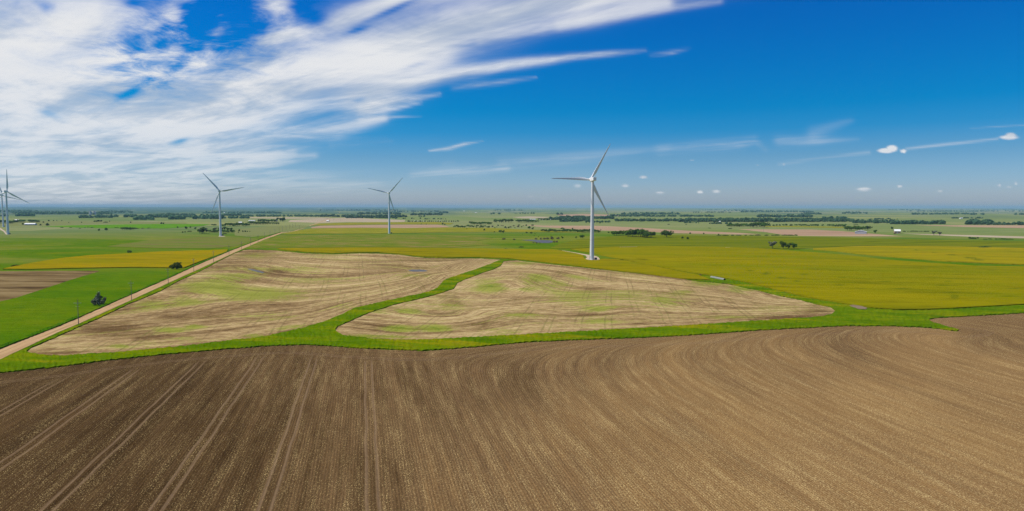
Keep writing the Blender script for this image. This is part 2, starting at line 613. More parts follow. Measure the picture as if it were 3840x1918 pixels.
def soil_material():
    m = M('tilled_soil', .95, 0.)
    p = m.pos()
    q = m.map(p, ROWROT)
    u, v, _ = m.sep(q)
    tone = m.attr('tone')
    head = m.attr('head')
    hm = m.rng(m.op('ADD', head, m.op('MULTIPLY', m.noise(m.map(p, 0, (.05, .05, .05)), 1, 2), 16)), 20, 36)
    kk = m.op('MULTIPLY', m.rng(u, 14., 75.), 46.)
    bend = m.op('MULTIPLY', kk, m.op('POWER', 2.718, m.op('DIVIDE', head, -17.)))
    bend2 = m.op('MULTIPLY', m.op('MULTIPLY', kk, .22), m.op('POWER', 2.718, m.op('DIVIDE', head, -48.)))
    uw = m.op('SUBTRACT', m.op('SUBTRACT', u, bend), bend2)
    qw = m.xyz(uw, v, 0.)
    big = m.noise(m.map(qw, 0, (.10, .022, .1)), 1, 5, .6)
    mid = m.noise(m.map(qw, 0, (.9, .10, .5)), 1, 5, .6)
    lng = m.noise(m.map(qw, 0, (.13, .0035, .1)), 1, 6, .7)
    lng2 = m.noise(m.map(qw, 0, (.8, .012, .1)), 1, 4, .7)
    hm = m.op('MAXIMUM', hm, m.rng(u, 15., 60.))
    t = m.op('ADD', tone, m.op('MULTIPLY', m.op('SUBTRACT', big, .5), .42))
    t = m.op('ADD', t, m.op('MULTIPLY', m.op('SUBTRACT', mid, .5), .36))
    t = m.op('ADD', t, m.op('MULTIPLY', m.op('MULTIPLY', m.op('ADD', m.op('SUBTRACT', lng, .5), m.op('MULTIPLY', m.op('SUBTRACT', lng2, .5), .7)), hm), .66))
    hn = m.noise(m.xyz(m.op('MULTIPLY', head, .30), m.op('MULTIPLY', m.sep(p)[0], .012), 0.), 1, 5, .7)
    t = m.op('ADD', t, m.op('MULTIPLY', m.op('MULTIPLY', m.op('SUBTRACT', hn, .5), m.op('SUBTRACT', 1., hm)), .55))
    # planter passes: broad bands 18.3 m wide, brighter down their middle on the right-hand side
    ph = m.op('ABSOLUTE', m.op('SUBTRACT', m.op('FRACT', m.op('DIVIDE', m.op('ADD', u, -18.3 * .5 + PASS), 18.3)), .5))
    base = m.ramp(t, [(0.0, (.050, .0285, .0115)), (.2, (.090, .053, .022)), (.45, (.165, .099, .044)), (.75, (.255, .150, .060)), (1.0, (.34, .208, .080))])
    # planted rows
    wob = m.op('MULTIPLY', m.noise(m.map(p, ROWROT, (.3, .05, .3)), 1, 2), .35)
    rw = m.op('SINE', m.op('MULTIPLY', m.op('ADD', uw, wob), 2 * math.pi / .62))
    head_l = m.op('SINE', m.op('MULTIPLY', m.op('ADD', head, m.op('MULTIPLY', m.noise(m.map(p, 0, (.08, .08, .1)), 1, 2), 6.)), 2 * math.pi / 2.2))
    rows = m.op('ADD', m.op('MULTIPLY', rw, hm), m.op('MULTIPLY', head_l, m.op('SUBTRACT', 1., hm)))
    rows = m.rng(rows, -1, 1, 0, 1, False)
    base = m.mix(m.op('MULTIPLY', m.op('MULTIPLY', m.op('SUBTRACT', 1., rows), m.rng(big, .3, .6, .12, .42)), 1.), base, m.mix(1., base, (.42, .40, .38), 'MULTIPLY'))
    # clods
    cl = m.noise(m.map(p, ROWROT, (2.6, 1.6, 2)), 1, 7, .75)
    base = m.mix(m.rng(cl, .56, .36, 0, .6), base, m.mix(1., base, (.36, .34, .32), 'MULTIPLY'))
    # wheel tracks
    tw = m.op('MULTIPLY', m.op('SUBTRACT', m.noise(m.map(p, ROWROT, (.0, .05, .0)), 1, 3), .5), 1.1)
    ut = m.op('ADD', m.op('ADD', u, tw), PASS)
    d = m.op('MULTIPLY', m.op('ABSOLUTE', m.op('SUBTRACT', m.op('FRACT', m.op('DIVIDE', ut, 18.3)), .5)), 18.3)
    e = m.op('ABSOLUTE', m.op('SUBTRACT', d, 1.05))
    tr = m.rng(m.op('ADD', e, m.op('MULTIPLY', m.op('SUBTRACT', cl, .5), .5)), .50, .12)
    side = m.rng(u, 2., 16., 1., .10)
    ragged = m.rng(m.noise(m.map(p, ROWROT, (1.2, .5, 1)), 1, 5, .7), .25, .55, .45, 1)
    tr = m.op('MULTIPLY', m.op('MULTIPLY', tr, side), m.op('MULTIPLY', ragged, hm))
    base = m.mix(m.op('MULTIPLY', tr, .7), base, (.19, .125, .07))
    # headland passes that follow the edge
    h1 = m.op('ABSOLUTE', m.op('SUBTRACT', m.op('ABSOLUTE', m.op('SUBTRACT', m.op('ADD', head, m.op('MULTIPLY', m.noise(m.map(p, 0, (.01, .01, .01)), 1, 2), 10)), 19.)), 1.1))
    base = m.mix(m.op('MULTIPLY', m.rng(h1, .6, .25), m.op('MULTIPLY', ragged, .5)), base, (.17, .11, .066))
    # straw scattered along the rows
    s1 = m.noise(m.map(p, ROWROT + .05, (3.6, 1.5, 2)), 1, 3, .6)
    s2 = m.noise(m.map(p, ROWROT - .12, (8.5, 3.2, 2)), 1, 2, .55)
    dn = m.noise(m.map(qw, 0, (.45, .03, .2)), 1, 6, .72)
    amt = m.op('ADD', m.op('MULTIPLY', dn, .50), m.op('SUBTRACT', m.op('MULTIPLY', tone, .10), .10))
    sa = m.op('MULTIPLY', m.rng(m.op('ADD', s2, m.op('MULTIPLY', m.op('SUBTRACT', s1, .5), .5)), m.op('SUBTRACT', .78, amt), m.op('SUBTRACT', .88, amt)), m.op('SUBTRACT', 1., m.op('MULTIPLY', tr, .6)))
    straw = m.ramp(m.noise(m.map(p, 0, (5, 5, 5)), 1, 2), [(.3, (.36, .25, .10)), (.7, (.64, .48, .22))])
    base = m.mix(m.op('MULTIPLY', sa, .9), base, straw)
    m.color(base)
    hgt = m.op('ADD', m.op('MULTIPLY', rows, .6), m.op('MULTIPLY', cl, 1.2))
    m.bump(hgt, .55, .16)
    return m.m

# across-row offset of the wheel tracks, measured where a track meets the lower edge of the picture
_X, _Y = gp(176, 1918)
_u0 = _X * math.cos(ROWROT) - _Y * math.sin(ROWROT)
PASS = (9.15 - _u0) % 18.3
SM = soil_material()
lay('ploughed_field', [FORE], .05, SM, step=26, edge=10, jit=1.0, attrs={'tone': soil_tone, 'head': polydist([SOIL_TOP])})

# ------------------------------------------------------------------ stubble fields in the middle
def stubble_material(name, rowx, spacing, offset):
    m = M(name, .95, 0.)
    p = m.pos()
    ph = m.attr('phase')
    gr = m.attr('green')
    dk = m.attr('dark')
    x, y, _ = m.sep(p)
    rot = azrot(rowx)
    # streaks that follow the contour passes
    w = m.xyz(m.op('MULTIPLY', ph, .055), m.op('MULTIPLY', x, .004), m.op('MULTIPLY', y, .004))
    a = m.noise(w, 1, 6, .62)
    w2 = m.xyz(m.op('MULTIPLY', ph, .17), m.op('MULTIPLY', x, .014), m.op('MULTIPLY', y, .010))
    b = m.noise(w2, 1, 5, .7)
    w3 = m.xyz(m.op('MULTIPLY', ph, 1.3), m.op('MULTIPLY', x, .16), m.op('MULTIPLY', y, .16))
    c = m.noise(w3, 1, 4, .7)
    t = m.op('ADD', m.op('MULTIPLY', a, .40), m.op('ADD', m.op('MULTIPLY', b, .42), m.op('MULTIPLY', c, .32)))
    sp0 = m.noise(m.map(p, .05, (.16, .22, 1)), 1, 8, .82)
    t = m.op('ADD', t, m.op('MULTIPLY', m.op('SUBTRACT', sp0, .55), .52))
    t = m.op('SUBTRACT', t, m.op('MULTIPLY', dk, .16))
    col = m.ramp(t, [(.38, (.105, .060, .024)), (.47, (.205, .130, .055)), (.54, (.33, .228, .103)), (.61, (.46, .335, .158)), (.70, (.63, .485, .25))])
    # green regrowth
    ng = m.noise(m.xyz(m.op('MULTIPLY', ph, .10), m.op('MULTIPLY', x, .008), m.op('MULTIPLY', y, .008)), 1, 7, .7)
    ng2 = m.noise(m.map(p, rot, (.5, .16, .2)), 1, 4, .7)
    ga = m.rng(m.op('ADD', m.op('ADD', m.op('MULTIPLY', ng, .7), m.op('MULTIPLY', gr, .38)), m.op('ADD', m.op('MULTIPLY', m.op('SUBTRACT', ng2, .5), .35), m.op('MULTIPLY', m.op('SUBTRACT', b, .5), .5))), .36, .60, 0, .9)
    col = m.mix(ga, col, m.mix(m.rng(b, .35, .65), (.15, .185, .014), (.27, .285, .045)))
    ng3 = m.noise(m.map(p, 0, (.10, .16, .1)), 1, 6, .75)
    sol = m.rng(m.op('ADD', m.op('SUBTRACT', gr, 1.0), m.op('ADD', m.op('MULTIPLY', m.op('SUBTRACT', ng3, .5), 1.6), .2)), .12, .34)
    col = m.mix(sol, col, (.085, .165, .003))
    # dark thin contour lines
    cl = m.op('ABSOLUTE', m.op('SUBTRACT', m.op('FRACT', m.op('DIVIDE', m.op('ADD', ph, m.op('MULTIPLY', a, 9.)), 11.5)), .5))
    brk = m.rng(m.noise(m.map(p, 0, (.012, .02, .01)), 1, 4, .7), .45, .62)
    col = m.mix(m.op('MULTIPLY', m.rng(cl, .05, .01), m.op('MULTIPLY', brk, .5)), col, (.085, .06, .026))
    fl = m.op('ABSOLUTE', m.op('SUBTRACT', m.op('FRACT', m.op('DIVIDE', m.op('ADD', ph, m.op('MULTIPLY', b, 2.5)), 3.05)), .5))
    col = m.mix(m.op('MULTIPLY', m.rng(fl, .18, .06), .28), col, (.11, .075, .036))
    # sprayer tracks across them
    q = m.map(p, rot)
    u, v, _ = m.sep(q)
    tw = m.op('MULTIPLY', m.op('SUBTRACT', m.noise(m.map(p, rot, (.0, .012, .0)), 1, 3), .5), 3.5)
    d = m.op('MULTIPLY', m.op('ABSOLUTE', m.op('SUBTRACT', m.op('FRACT', m.op('DIVIDE', m.op('ADD', m.op('ADD', u, tw), offset), spacing)), .5)), spacing)
    e = m.op('ABSOLUTE', m.op('SUBTRACT', d, 1.5))
    tr = m.op('MULTIPLY', m.rng(e, .65, .2), m.rng(m.noise(m.map(p, rot, (.05, .012, .1)), 1, 5, .75), .40, .60, .0, .75))
    col = m.mix(m.op('MULTIPLY', tr, .55), col, m.mix(m.rng(ng, .45, .6), (.11, .075, .035), (.10, .13, .015)))
    # speckled residue
    sp = m.noise(m.map(p, 0, (1.1, .7, 1)), 1, 5, .75)
    col = m.mix(m.rng(sp, .55, .7, 0, .35), col, (.60, .48, .28))
    col = m.mix(m.rng(sp, .45, .3, 0, .5), col, (.08, .055, .028))
    m.color(col)
    m.bump(m.op('ADD', m.op('MULTIPLY', c, 1.5), sp), .5, .25)
    return m.m

ph1 = interp_field([
    (0, [(112, 1325), (335, 1331), (708, 1299), (960, 1269), (1215, 1208), (1402, 1141), (1607, 1096), (1700, 1040), (1880, 975)]),
    (45, [(250, 1262), (420, 1248), (640, 1228), (880, 1205), (1140, 1180), (1330, 1130), (1520, 1085), (1640, 1040), (1790, 998)]),
    (75, [(360, 1215), (500, 1205), (690, 1180), (880, 1135), (1110, 1133), (1253, 1118), (1440, 1081), (1600, 1045)]),
    (105, [(485, 1150), (634, 1089), (746, 1104), (820, 1126), (960, 1112), (1100, 1108), (1300, 1092), (1480, 1062)]),
    (140, [(620, 1088), (776, 1040), (858, 1066), (960, 1081), (1029, 1088), (1178, 1086), (1365, 1070), (1520, 1046)]),
    (190, [(760, 1020), (860, 995), (925, 1007), (992, 1029), (1141, 1044), (1328, 1037), (1514, 1020), (1700, 1014)]),
    (240, [(830, 980), (950, 975), (1141, 990), (1328, 995), (1514, 990), (1700, 992)]),
    (310, [(930, 938), (1040, 941), (1141, 952), (1346, 952), (1588, 969), (1800, 971)])])
g1 = blobs([(800, 1080, 120, 28, .9), (870, 1040, 110, 16, .7), (960, 1105, 170, 24, .85), (1100, 1012, 120, 10, .55), (1200, 960, 60, 5, .5), (560, 1140, 110, 20, .6), (700, 1130, 90, 24, .6),
            (640, 1238, 60, 8, 1.05), (730, 1226, 40, 5, 1.0), (560, 1290, 50, 4, .9), (700, 1270, 60, 5, .9), (450, 1297, 40, 4, .8), (1000, 1190, 140, 15, .4), (1100, 1230, 90, 8, .5),
            (1300, 1150, 80, 10, .4), (1180, 1050, 160, 14, .4), (1550, 1035, 60, 6, .5), (960, 1262, 40, 6, .8), (950, 960, 80, 10, .5), (280, 1232, 22, 7, 1.1), (1380, 985, 120, 8, .25)])
d1 = blobs([(420, 1240, 130, 26, .9), (560, 1262, 120, 14, .8), (200, 1322, 90, 12, .6), (660, 1190, 60, 10, .7), (900, 1060, 60, 6, .7), (730, 1095, 60, 5, .9), (1000, 1025, 70, 8, .8), (960, 950, 90, 14, .8),
            (800, 1193, 60, 5, .8), (1480, 1000, 150, 24, .5), (1040, 1140, 80, 8, .3), (830, 1050, 40, 5, .6), (1560, 1065, 60, 6, .5), (880, 990, 60, 8, .5), (1620, 975, 160, 8, .6)])
lay('stubble_field', [M1], .06, stubble_material('stubble_west', 1338, 12.4, 3.0), step=12, edge=9, jit=1.0, attrs={'phase': ph1, 'green': g1, 'dark': d1})

ph2 = interp_field([
    (0, [(1300, 1252), (1500, 1275), (1800, 1264), (2123, 1246), (2365, 1233), (2608, 1219), (2961, 1197), (3110, 1178)]),
    (32, [(1330, 1228), (1500, 1252), (1760, 1240), (1921, 1196), (2130, 1201), (2400, 1192), (2700, 1182), (2960, 1172), (3080, 1165)]),
    (62, [(1480, 1205), (1596, 1196), (1719, 1208), (1880, 1165), (1960, 1166), (2082, 1178), (2163, 1182), (2244, 1175), (2305, 1159), (2406, 1157), (2527, 1168), (2800, 1165)]),
    (95, [(1560, 1180), (1622, 1150), (1598, 1160), (1640, 1192), (1760, 1186), (1850, 1150), (1960, 1140), (2120, 1130), (2330, 1125), (2500, 1130), (2650, 1140), (2840, 1150)]),
    (130, [(1640, 1130), (1700, 1110), (1790, 1120), (1815, 1100), (1840, 1122), (1881, 1138)]),
    (160, [(1760, 1070), (1933, 1033), (1961, 1061), (2010, 1082), (2082, 1102), (2204, 1104), (2305, 1098), (2406, 1100), (2487, 1118), (2608, 1142), (2730, 1158), (2840, 1163)]),
    (215, [(1840, 1030), (1960, 1020), (2100, 1045), (2200, 1070), (2400, 1075), (2600, 1092), (2760, 1115), (2900, 1140)]),
    (280, [(1889, 981), (1937, 977), (2196, 1006), (2406, 1032), (2608, 1056), (2840, 1090), (3000, 1127)])])
g2 = blobs([(1840, 1075, 60, 22, .95), (2020, 1045, 50, 18, .9), (2080, 1070, 60, 16, .6), (1980, 1085, 40, 8, .6), (1495, 1234, 58, 10, 1.5), (1620, 1226, 60, 9, 1.25), (1640, 1240, 50, 6, 1.0),
            (1340, 1260, 40, 6, 1.1), (1380, 1265, 40, 5, 1.1), (1530, 1168, 50, 9, .85), (1420, 1165, 60, 12, .5), (2160, 1120, 130, 26, .6), (2240, 1160, 60, 10, .7), (2480, 1120, 50, 8, .7), (2240, 1203, 70, 7, .7),
            (2500, 1130, 110, 22, .5), (2330, 1110, 120, 18, .5), (2650, 1063, 60, 10, 1.0), (2780, 1085, 60, 12, .8), (2560, 1095, 50, 8, .6), (2900, 1160, 150, 12, .35), (2750, 1190, 120, 5, .7), (1960, 985, 60, 8, .6),
            (1700, 1150, 60, 8, .5), (1950, 1180, 90, 8, .6), (2160, 1042, 60, 12, .4), (1890, 1245, 60, 8, .5), (1440, 1262, 120, 5, .8)])
d2 = blobs([(2220, 1090, 60, 7, 1.0), (1700, 1130, 40, 16, .7), (2200, 1181, 80, 5, .9), (2330, 1155, 70, 6, .8), (1800, 1215, 80, 8, .6), (2040, 1100, 60, 5, .6), (2110, 1030, 40, 12, .6), (2400, 1212, 90, 6, .7),
            (2280, 1040, 60, 8, .5), (3060, 1165, 60, 10, .9), (2960, 1192, 110, 5, .9), (2560, 1100, 70, 5, .5), (1650, 1175, 60, 10, .5), (1440, 1225, 80, 14, .5)])
lay('stubble_field', [M2], .06, stubble_material('stubble_east', 2285, 13.4, 6.5), step=12, edge=9, jit=1.0, attrs={'phase': ph2, 'green': g2, 'dark': d2})

# ------------------------------------------------------------------ grass strips between the fields
def grass_material(name, a, b, c, bumpd=.5):
    m = M(name, .9, 0.)
    p = m.pos()
    n1 = m.noise(m.map(p, azrot(2400), (.03, .07, .1)), 1, 6, .65)
    n2 = m.noise(m.map(p, 0, (.35, .8, .5)), 1, 6, .7)
    n3 = m.noise(m.map(p, .3, (.012, .05, .1)), 1, 6, .7)
    col = m.ramp(n1, [(.36, a), (.5, b), (.64, c)])
    col = m.mix(m.rng(n3, .52, .66, 0, .7), col, tuple(min(1, v * k) for v, k in zip(c, (1.7, 1.15, 3.))))
    col = m.mix(m.rng(n3, .46, .34, 0, .6), col, tuple(v * .7 for v in a))
    col = m.mix(m.rng(n2, .5, .3, 0, .6), col, tuple(v * .5 for v in a))
    col = m.mix(m.rng(n2, .55, .72, 0, .6), col, (.155, .215, .004))
    m.color(col)
    m.bump(n2, .8, bumpd)
    return m.m

GV = grass_material('verge_grass', (0.0568, 0.12, 0.0007), (0.088, 0.1536, 0.0009), (0.142, 0.1776, 0.0012))
lay('grass_verge', [VERGE], .42, GV, holes=[M1, M2], step=10, edge=7, jit=1.0, bumpz=.14)
# mown strip along the far side of the road
up2 = [(x - 6 * (y - 780) / 250, y - 2.6 * (y - 780) / 250) for x, y in ROAD_UP]
lay('grass_verge', [ROAD_UP + up2[::-1]], .55, grass_material('roadside_grass', (.028, .09, .001), (.045, .13, .001), (.08, .155, .002)), step=9, edge=7, jit=.8, bumpz=.15)

# ------------------------------------------------------------------ ripening wheat
def wheat_material(name, a, b, c, ang, lines=None):
    m = M(name, .85, 0.)
    p = m.pos()
    n1 = m.noise(m.map(p, ang, (.004, .016, .01)), 1, 6, .6, .5)
    n2 = m.noise(m.map(p, ang, (.05, .22, .1)), 1, 6, .72)
    n3 = m.noise(m.map(p, ang, (.5, 1.2, 1)), 1, 4, .7)
    n4 = m.noise(m.map(p, ang + .08, (.012, .075, 1)), 1, 6, .75)
    n1 = m.op('ADD', m.op('MULTIPLY', n1, .65), m.op('MULTIPLY', n4, .35))
    gz = m.noise(m.map(p, ang + .2, (.0035, .012, .01)), 1, 7, .7)
    col = m.ramp(n1, [(.3, a), (.5, b), (.72, c)])
    col = m.mix(m.rng(gz, .47, .62, 0, .45), col, (a[0] * .72, a[1] * 1.02, a[2]))
    col = m.mix(m.rng(gz, .46, .36, 0, .5), col, (c[0] * 1.12, c[1] * 1.1, c[2]))
    col = m.mix(m.rng(n4, .50, .36, 0, .6), col, tuple(v * .62 for v in a))
    col = m.mix(m.rng(n2, .52, .32, 0, .4), col, tuple(v * .62 for v in a))
    col = m.mix(m.rng(n2, .55, .75, 0, .5), col, tuple(min(1, v * 1.35) for v in b))
    if lines:
        d = m.attr('lines')
        w = m.noise(m.map(p, ang, (.02, .02, .02)), 1, 3)
        col = m.mix(m.rng(m.op('ADD', d, m.op('MULTIPLY', w, 3.)), 7.5, 2.5, 0, .7), col, (.075, .10, .002))
        s = m.attr('stain')
        col = m.mix(m.rng(m.op('ADD', s, m.op('MULTIPLY', m.op('SUBTRACT', n2, .5), .9)), .35, .75, 0, .6), col, (.085, .11, .002))
    m.color(col)
    m.bump(m.op('ADD', n2, m.op('MULTIPLY', n3, .6)), .7, .35)
    return m.m

wl2 = polydist([[(2800, 1015), (2990, 1060), (3200, 1078), (3420, 1090), (3700, 1112), (3900, 1122)], [(2900, 1020), (3250, 1055), (3600, 1078), (3900, 1092)],
                [(3290, 985), (3500, 1000), (3700, 1017), (3900, 1030)], [(2290, 975), (2400, 976), (2700, 980)], [(3100, 975), (3450, 992)]])
st2 = blobs([(3580, 1120, 26, 12, 1.0), (3545, 1106, 26, 6, .9), (3555, 1062, 30, 8, .7), (3210, 1137, 30, 3, .8), (3100, 1040, 80, 10, .3), (3300, 1100, 120, 8, .3), (2560, 960, 90, 8, .25)])
WM2 = wheat_material('wheat_main', (0.1645, 0.1564, 0.0005), (0.2021, 0.1822, 0.0006), (0.2397, 0.1932, 0.0006), .15, True)
lay('wheat_field', [W2], .75, WM2, step=14, edge=9, jit=.35, attrs={'lines': wl2, 'stain': st2})
wl3 = polydist([[(3380, 932), (3470, 945), (3600, 962), (3680, 983)], [(3550, 958), (3640, 966), (3690, 984)], [(3640, 938), (3840, 941), (4000, 944)]])
st3 = blobs([(3350, 950, 200, 10, .2)])
lay('wheat_field', [W3], .75, wheat_material('wheat_north', (0.2014, 0.1804, 0.0024), (0.2491, 0.2068, 0.003), (0.3074, 0.2156, 0.0012), .1, True), step=14, edge=9, jit=.3, attrs={'lines': wl3, 'stain': st3})
wl1 = polydist([[(2290, 974), (2330, 973)], [(1100, 944), (1300, 947), (1500, 949)]])
st1 = blobs([(2330, 990, 60, 4, .6), (2420, 1010, 60, 5, .5), (2300, 982, 40, 3, .5), (2130, 965, 60, 5, -.4)])
lay('wheat_field', [W1], .75, wheat_material('wheat_near', (0.165, 0.152, 0.0005), (0.215, 0.1805, 0.0006), (0.26, 0.19, 0.0006), .05, True), step=12, edge=8, jit=.3, attrs={'lines': wl1, 'stain': st1})
lay('wheat_field', [WL], .75, wheat_material('wheat_west', (0.2, 0.175, 0.0006), (0.2511, 0.19, 0.0006), (0.2883, 0.2, 0.0006), .02), step=14, edge=9, jit=.3)

def brown_material(name, a, b, c, ang=.05, sc=(.012, .05, .1)):
    m = M(name, .95, 0.)
    p = m.pos()
    n1 = m.noise(m.map(p, ang, sc), 1, 6, .65, .6)
    n2 = m.noise(m.map(p, ang, (sc[0] * 12, sc[1] * 12, .1)), 1, 5, .7)
    col = m.ramp(n1, [(.33, a), (.47, b), (.62, c)])
    col = m.mix(m.rng(n2, .5, .32, 0, .5), col, tuple(v * .6 for v in b))
    m.color(col)
    m.bump(n2, .5, .25)
    return m.m

lay('bare_field', [BL], .03, brown_material('patchy_soil', (.055, .032, .014), (.15, .10, .042), (.23, .165, .075)), step=16, edge=10, jit=.5, skirt=False)

# ------------------------------------------------------------------ mid-distance fields
def strip(name, poly, z, mat, jit=.2):
    return lay(name, [poly], z, mat, step=22, edge=12, jit=jit, skirt=True)

TAN = brown_material('pale_tilled_soil', (.27, .165, .105), (.33, .215, .135), (.40, .285, .185), .1, (.002, .02, .1))
TAN2 = brown_material('dry_stubble', (.28, .22, .14), (.35, .28, .185), (.42, .35, .245), .1, (.002, .02, .1))
YG = grass_material('yellowing_crop', (.16, .17, .008), (.20, .20, .012), (.24, .22, .02))
DG = None
def contour_green():
    m = M('green_crop_in_contour_rows', .9, 0.)
    p = m.pos()
    x, y, _ = m.sep(p)
    wv = m.op('ADD', y, m.op('ADD', m.op('MULTIPLY', m.noise(m.map(p, 0, (.003, .003, 0)), 1, 2), 220), m.op('MULTIPLY', x, -.06)))
    l = m.op('ABSOLUTE', m.op('SUBTRACT', m.op('FRACT', m.op('DIVIDE', wv, 46.)), .5))
    n = m.noise(m.map(p, 0, (.004, .02, 0)), 1, 5, .65)
    col = m.ramp(n, [(.3, (0.0858, 0.1208, 0.0024)), (.5, (0.1254, 0.147, 0.0036)), (.7, (0.1716, 0.1733, 0.0054))])
    col = m.mix(m.rng(l, .2, .02, 0, .45), col, (.04, .065, .003))
    col = m.mix(m.rng(l, .38, .5, 0, .3), col, (.15, .175, .015))
    m.color(col)
    m.bump(m.noise(m.map(p, 0, (.3, .6, 0)), 1, 5, .7), .6, .4)
    return m.m
strip('crop_field', [(2062, 932), (2100, 915), (2160, 901), (2240, 893), (2300, 887), (2400, 883), (2600, 884), (2850, 887), (3100, 891), (3400, 899), (3840, 906), (4600, 915), (4600, 938), (3840, 929),
                     (3650, 925), (3490, 922), (3293, 920), (3163, 925), (3040, 931), (2960, 938), (2840, 931), (2689, 927.5), (2487, 923.5), (2325, 926), (2230, 929), (2138, 934)], .3, contour_green())
BG = grass_material('bright_green_crop', (.06, .18, .003), (.085, .22, .004), (.11, .24, .006))
strip('crop_field', [(150, 850), (350, 844), (640, 841), (790, 842), (760, 848), (700, 853), (620, 858), (400, 857), (250, 853)], .4, BG)
strip('crop_field', [(1168, 846.5), (1200, 840), (1300, 836.5), (1420, 835), (1640, 834), (1700, 838), (1690, 843), (1523, 842.3), (1349, 844), (1205, 846.8)], .5, YG)
strip('crop_field', [(1125, 864), (1170, 858), (1349, 855.6), (1523, 857), (1690, 854), (1840, 856), (1960, 862), (2060, 866), (2200, 874), (2060, 872), (1850, 871), (1640, 873), (1400, 877.5), (1200, 878), (1050, 880), (1090, 872)], .45, YG)
MB = grass_material('thin_weedy_pasture', (0.0878, 0.1455, 0.0024), (0.135, 0.1649, 0.0128), (0.1958, 0.1552, 0.036))
strip('pasture', [(1048, 884), (1300, 881.5), (1500, 883), (1750, 884), (1850, 893), (1790, 905), (1840, 920), (1700, 929), (1300, 927), (1050, 930), (960, 931), (940, 927), (1000, 903)], .25, MB)
BRW = brown_material('weedy_brown_pasture', (.14, .11, .05), (.15, .155, .03), (.10, .16, .012), .1, (.006, .03, .1))
strip('pasture', [(400, 925), (560, 902), (760, 890), (900, 891), (965, 896), (940, 906), (890, 922), (800, 932), (600, 931)], .2, BRW)
strip('tilled_field', [(1165, 853), (1200, 847.8), (1349, 845), (1523, 843.5), (1640, 843.5), (1672, 848), (1688, 853), (1523, 856), (1349, 854.5), (1170, 857)], .1, TAN)
strip('tilled_field', [(1080, 833), (1090, 826), (1300, 817), (1420, 822), (1520, 826), (1517, 833), (1420, 834), (1300, 833.5), (1205, 837)], .1, TAN2)
strip('tilled_field', [(931, 819), (940, 815.5), (1100, 816), (1240, 817), (1230, 821), (1100, 821)], .1, TAN2)
strip('tilled_field', [(1955, 843.5), (2040, 847), (2223, 847.5), (2300, 850), (2440, 857), (2524, 863), (2648, 869), (2773, 874), (2855, 879.5), (2773, 880.5), (2648, 878), (2524, 875.5), (2440, 870), (2223, 864.5), (2024, 851.5)], .1, TAN)
strip('tilled_field', [(2768, 860.4), (2900, 861), (3040, 861.8), (3163, 868), (3290, 879), (3385, 887), (3196, 887.5), (3000, 885.4), (2940, 882), (2872, 871.5)], .1, TAN)
strip('tilled_field', [(3382, 876), (3522, 879.5), (3840, 887.7), (4400, 900), (4400, 910), (3840, 895), (3652, 889), (3457, 881)], .1, TAN2)
strip('tilled_field', [(3424, 845), (3840, 845.9), (4300, 847), (4300, 862), (3840, 856.7), (3620, 851.8)], .1, TAN)
strip('tilled_field', [(2090, 806), (2200, 803), (2300, 807), (2330, 812), (2100, 811)], .1, TAN)
strip('tilled_field', [(1920, 815), (1990, 812), (2060, 816), (2040, 819), (1960, 820)], .1, TAN2)
strip('crop_field', [(2860, 849), (2940, 848), (3160, 851), (3165, 856), (3020, 853.5), (2880, 852)], .3, YG)
GRY = brown_material('cut_pasture', (.15, .17, .055), (.18, .19, .07), (.155, .18, .045), .1, (.004, .03, .1))
strip('pasture', [(0, 832), (300, 828), (560, 833), (700, 836), (700, 840), (350, 842), (140, 848), (-200, 850), (-300, 838)], .1, GRY)
strip('pasture', [(880, 862), (1010, 848), (1130, 845), (1165, 848), (1120, 862), (1040, 874), (1000, 884), (940, 890), (880, 884)], .15, GRY)

# ------------------------------------------------------------------ dirt road and gravel
def road_material(name, c1, c2, px):
    m = M(name, .95, 0.)
    p = m.pos()
    n1 = m.noise(m.map(p, azrot(px), (1.1, .02, .1)), 1, 5, .6)
    n2 = m.noise(m.map(p, 0, (.8, .8, 1)), 1, 5, .7)
    col = m.mix(m.rng(n1, .36, .64), c1, c2)
    col = m.mix(m.rng(n2, .35, .65, 0, .25), col, tuple(v * .8 for v in c1))
    m.color(col)
    m.bump(n2, .3, .1)
    return m.m
RM = road_material('pale_dirt', (.34, .215, .105), (.50, .335, .175), 1330)
lay('dirt_road', [ROAD_LO + ROAD_UP[::-1]], .1, RM, step=12, edge=10, jit=.4)
lay('dirt_road', [[(1060, 874.3), (1104, 869.2), (1160, 849.2), (1205, 833.8), (1246, 818.8), (1243.5, 818.6), (1200, 833.3), (1155, 848.8), (1098, 868.8), (1055, 872.5)]], .12, RM, step=12, edge=10)
lay('dirt_road', [[(1266, 803.8), (1275, 795), (1276.5, 795), (1269.5, 803.8)]], .3, RM, step=12, edge=10)
GM = road_material('pale_gravel', (.40, .32, .225), (.50, .41, .30), 2200)
lay('gravel_pad', [[(2194, 972.5), (2205, 975.8), (2225, 977.3), (2246, 976), (2249.5, 972.5), (2245, 966.5), (2236, 961.8), (2222, 959), (2205, 956.6), (2165, 949.5), (2125, 942.8), (2097, 938.5),
                     (2088, 938.5), (2097, 940.3), (2125, 945), (2165, 952.3), (2195, 958.5), (2202, 966)]], .14, GM, step=9, edge=6, jit=.2)
lay('gravel_track', [[(-200, 800), (0, 855), (20, 868), (27, 880), (22, 880.5), (14, 870), (0, 861.5), (-30, 850)]], .12, GM, step=9, edge=6)
lay('gravel_pad', [[(818, 887.5), (822, 886), (842, 885.7), (846, 887.2), (834, 888.8)]], .12, GM, step=9, edge=4)
lay('bare_patch', [[(3186, 1150), (3200, 1147.5), (3225, 1151), (3252, 1160), (3246, 1164.5), (3222, 1163), (3200, 1156)]], .68, brown_material('grey_mud', (.15, .105, .065), (.20, .145, .095), (.24, .18, .12)), step=9, edge=6, jit=.6)

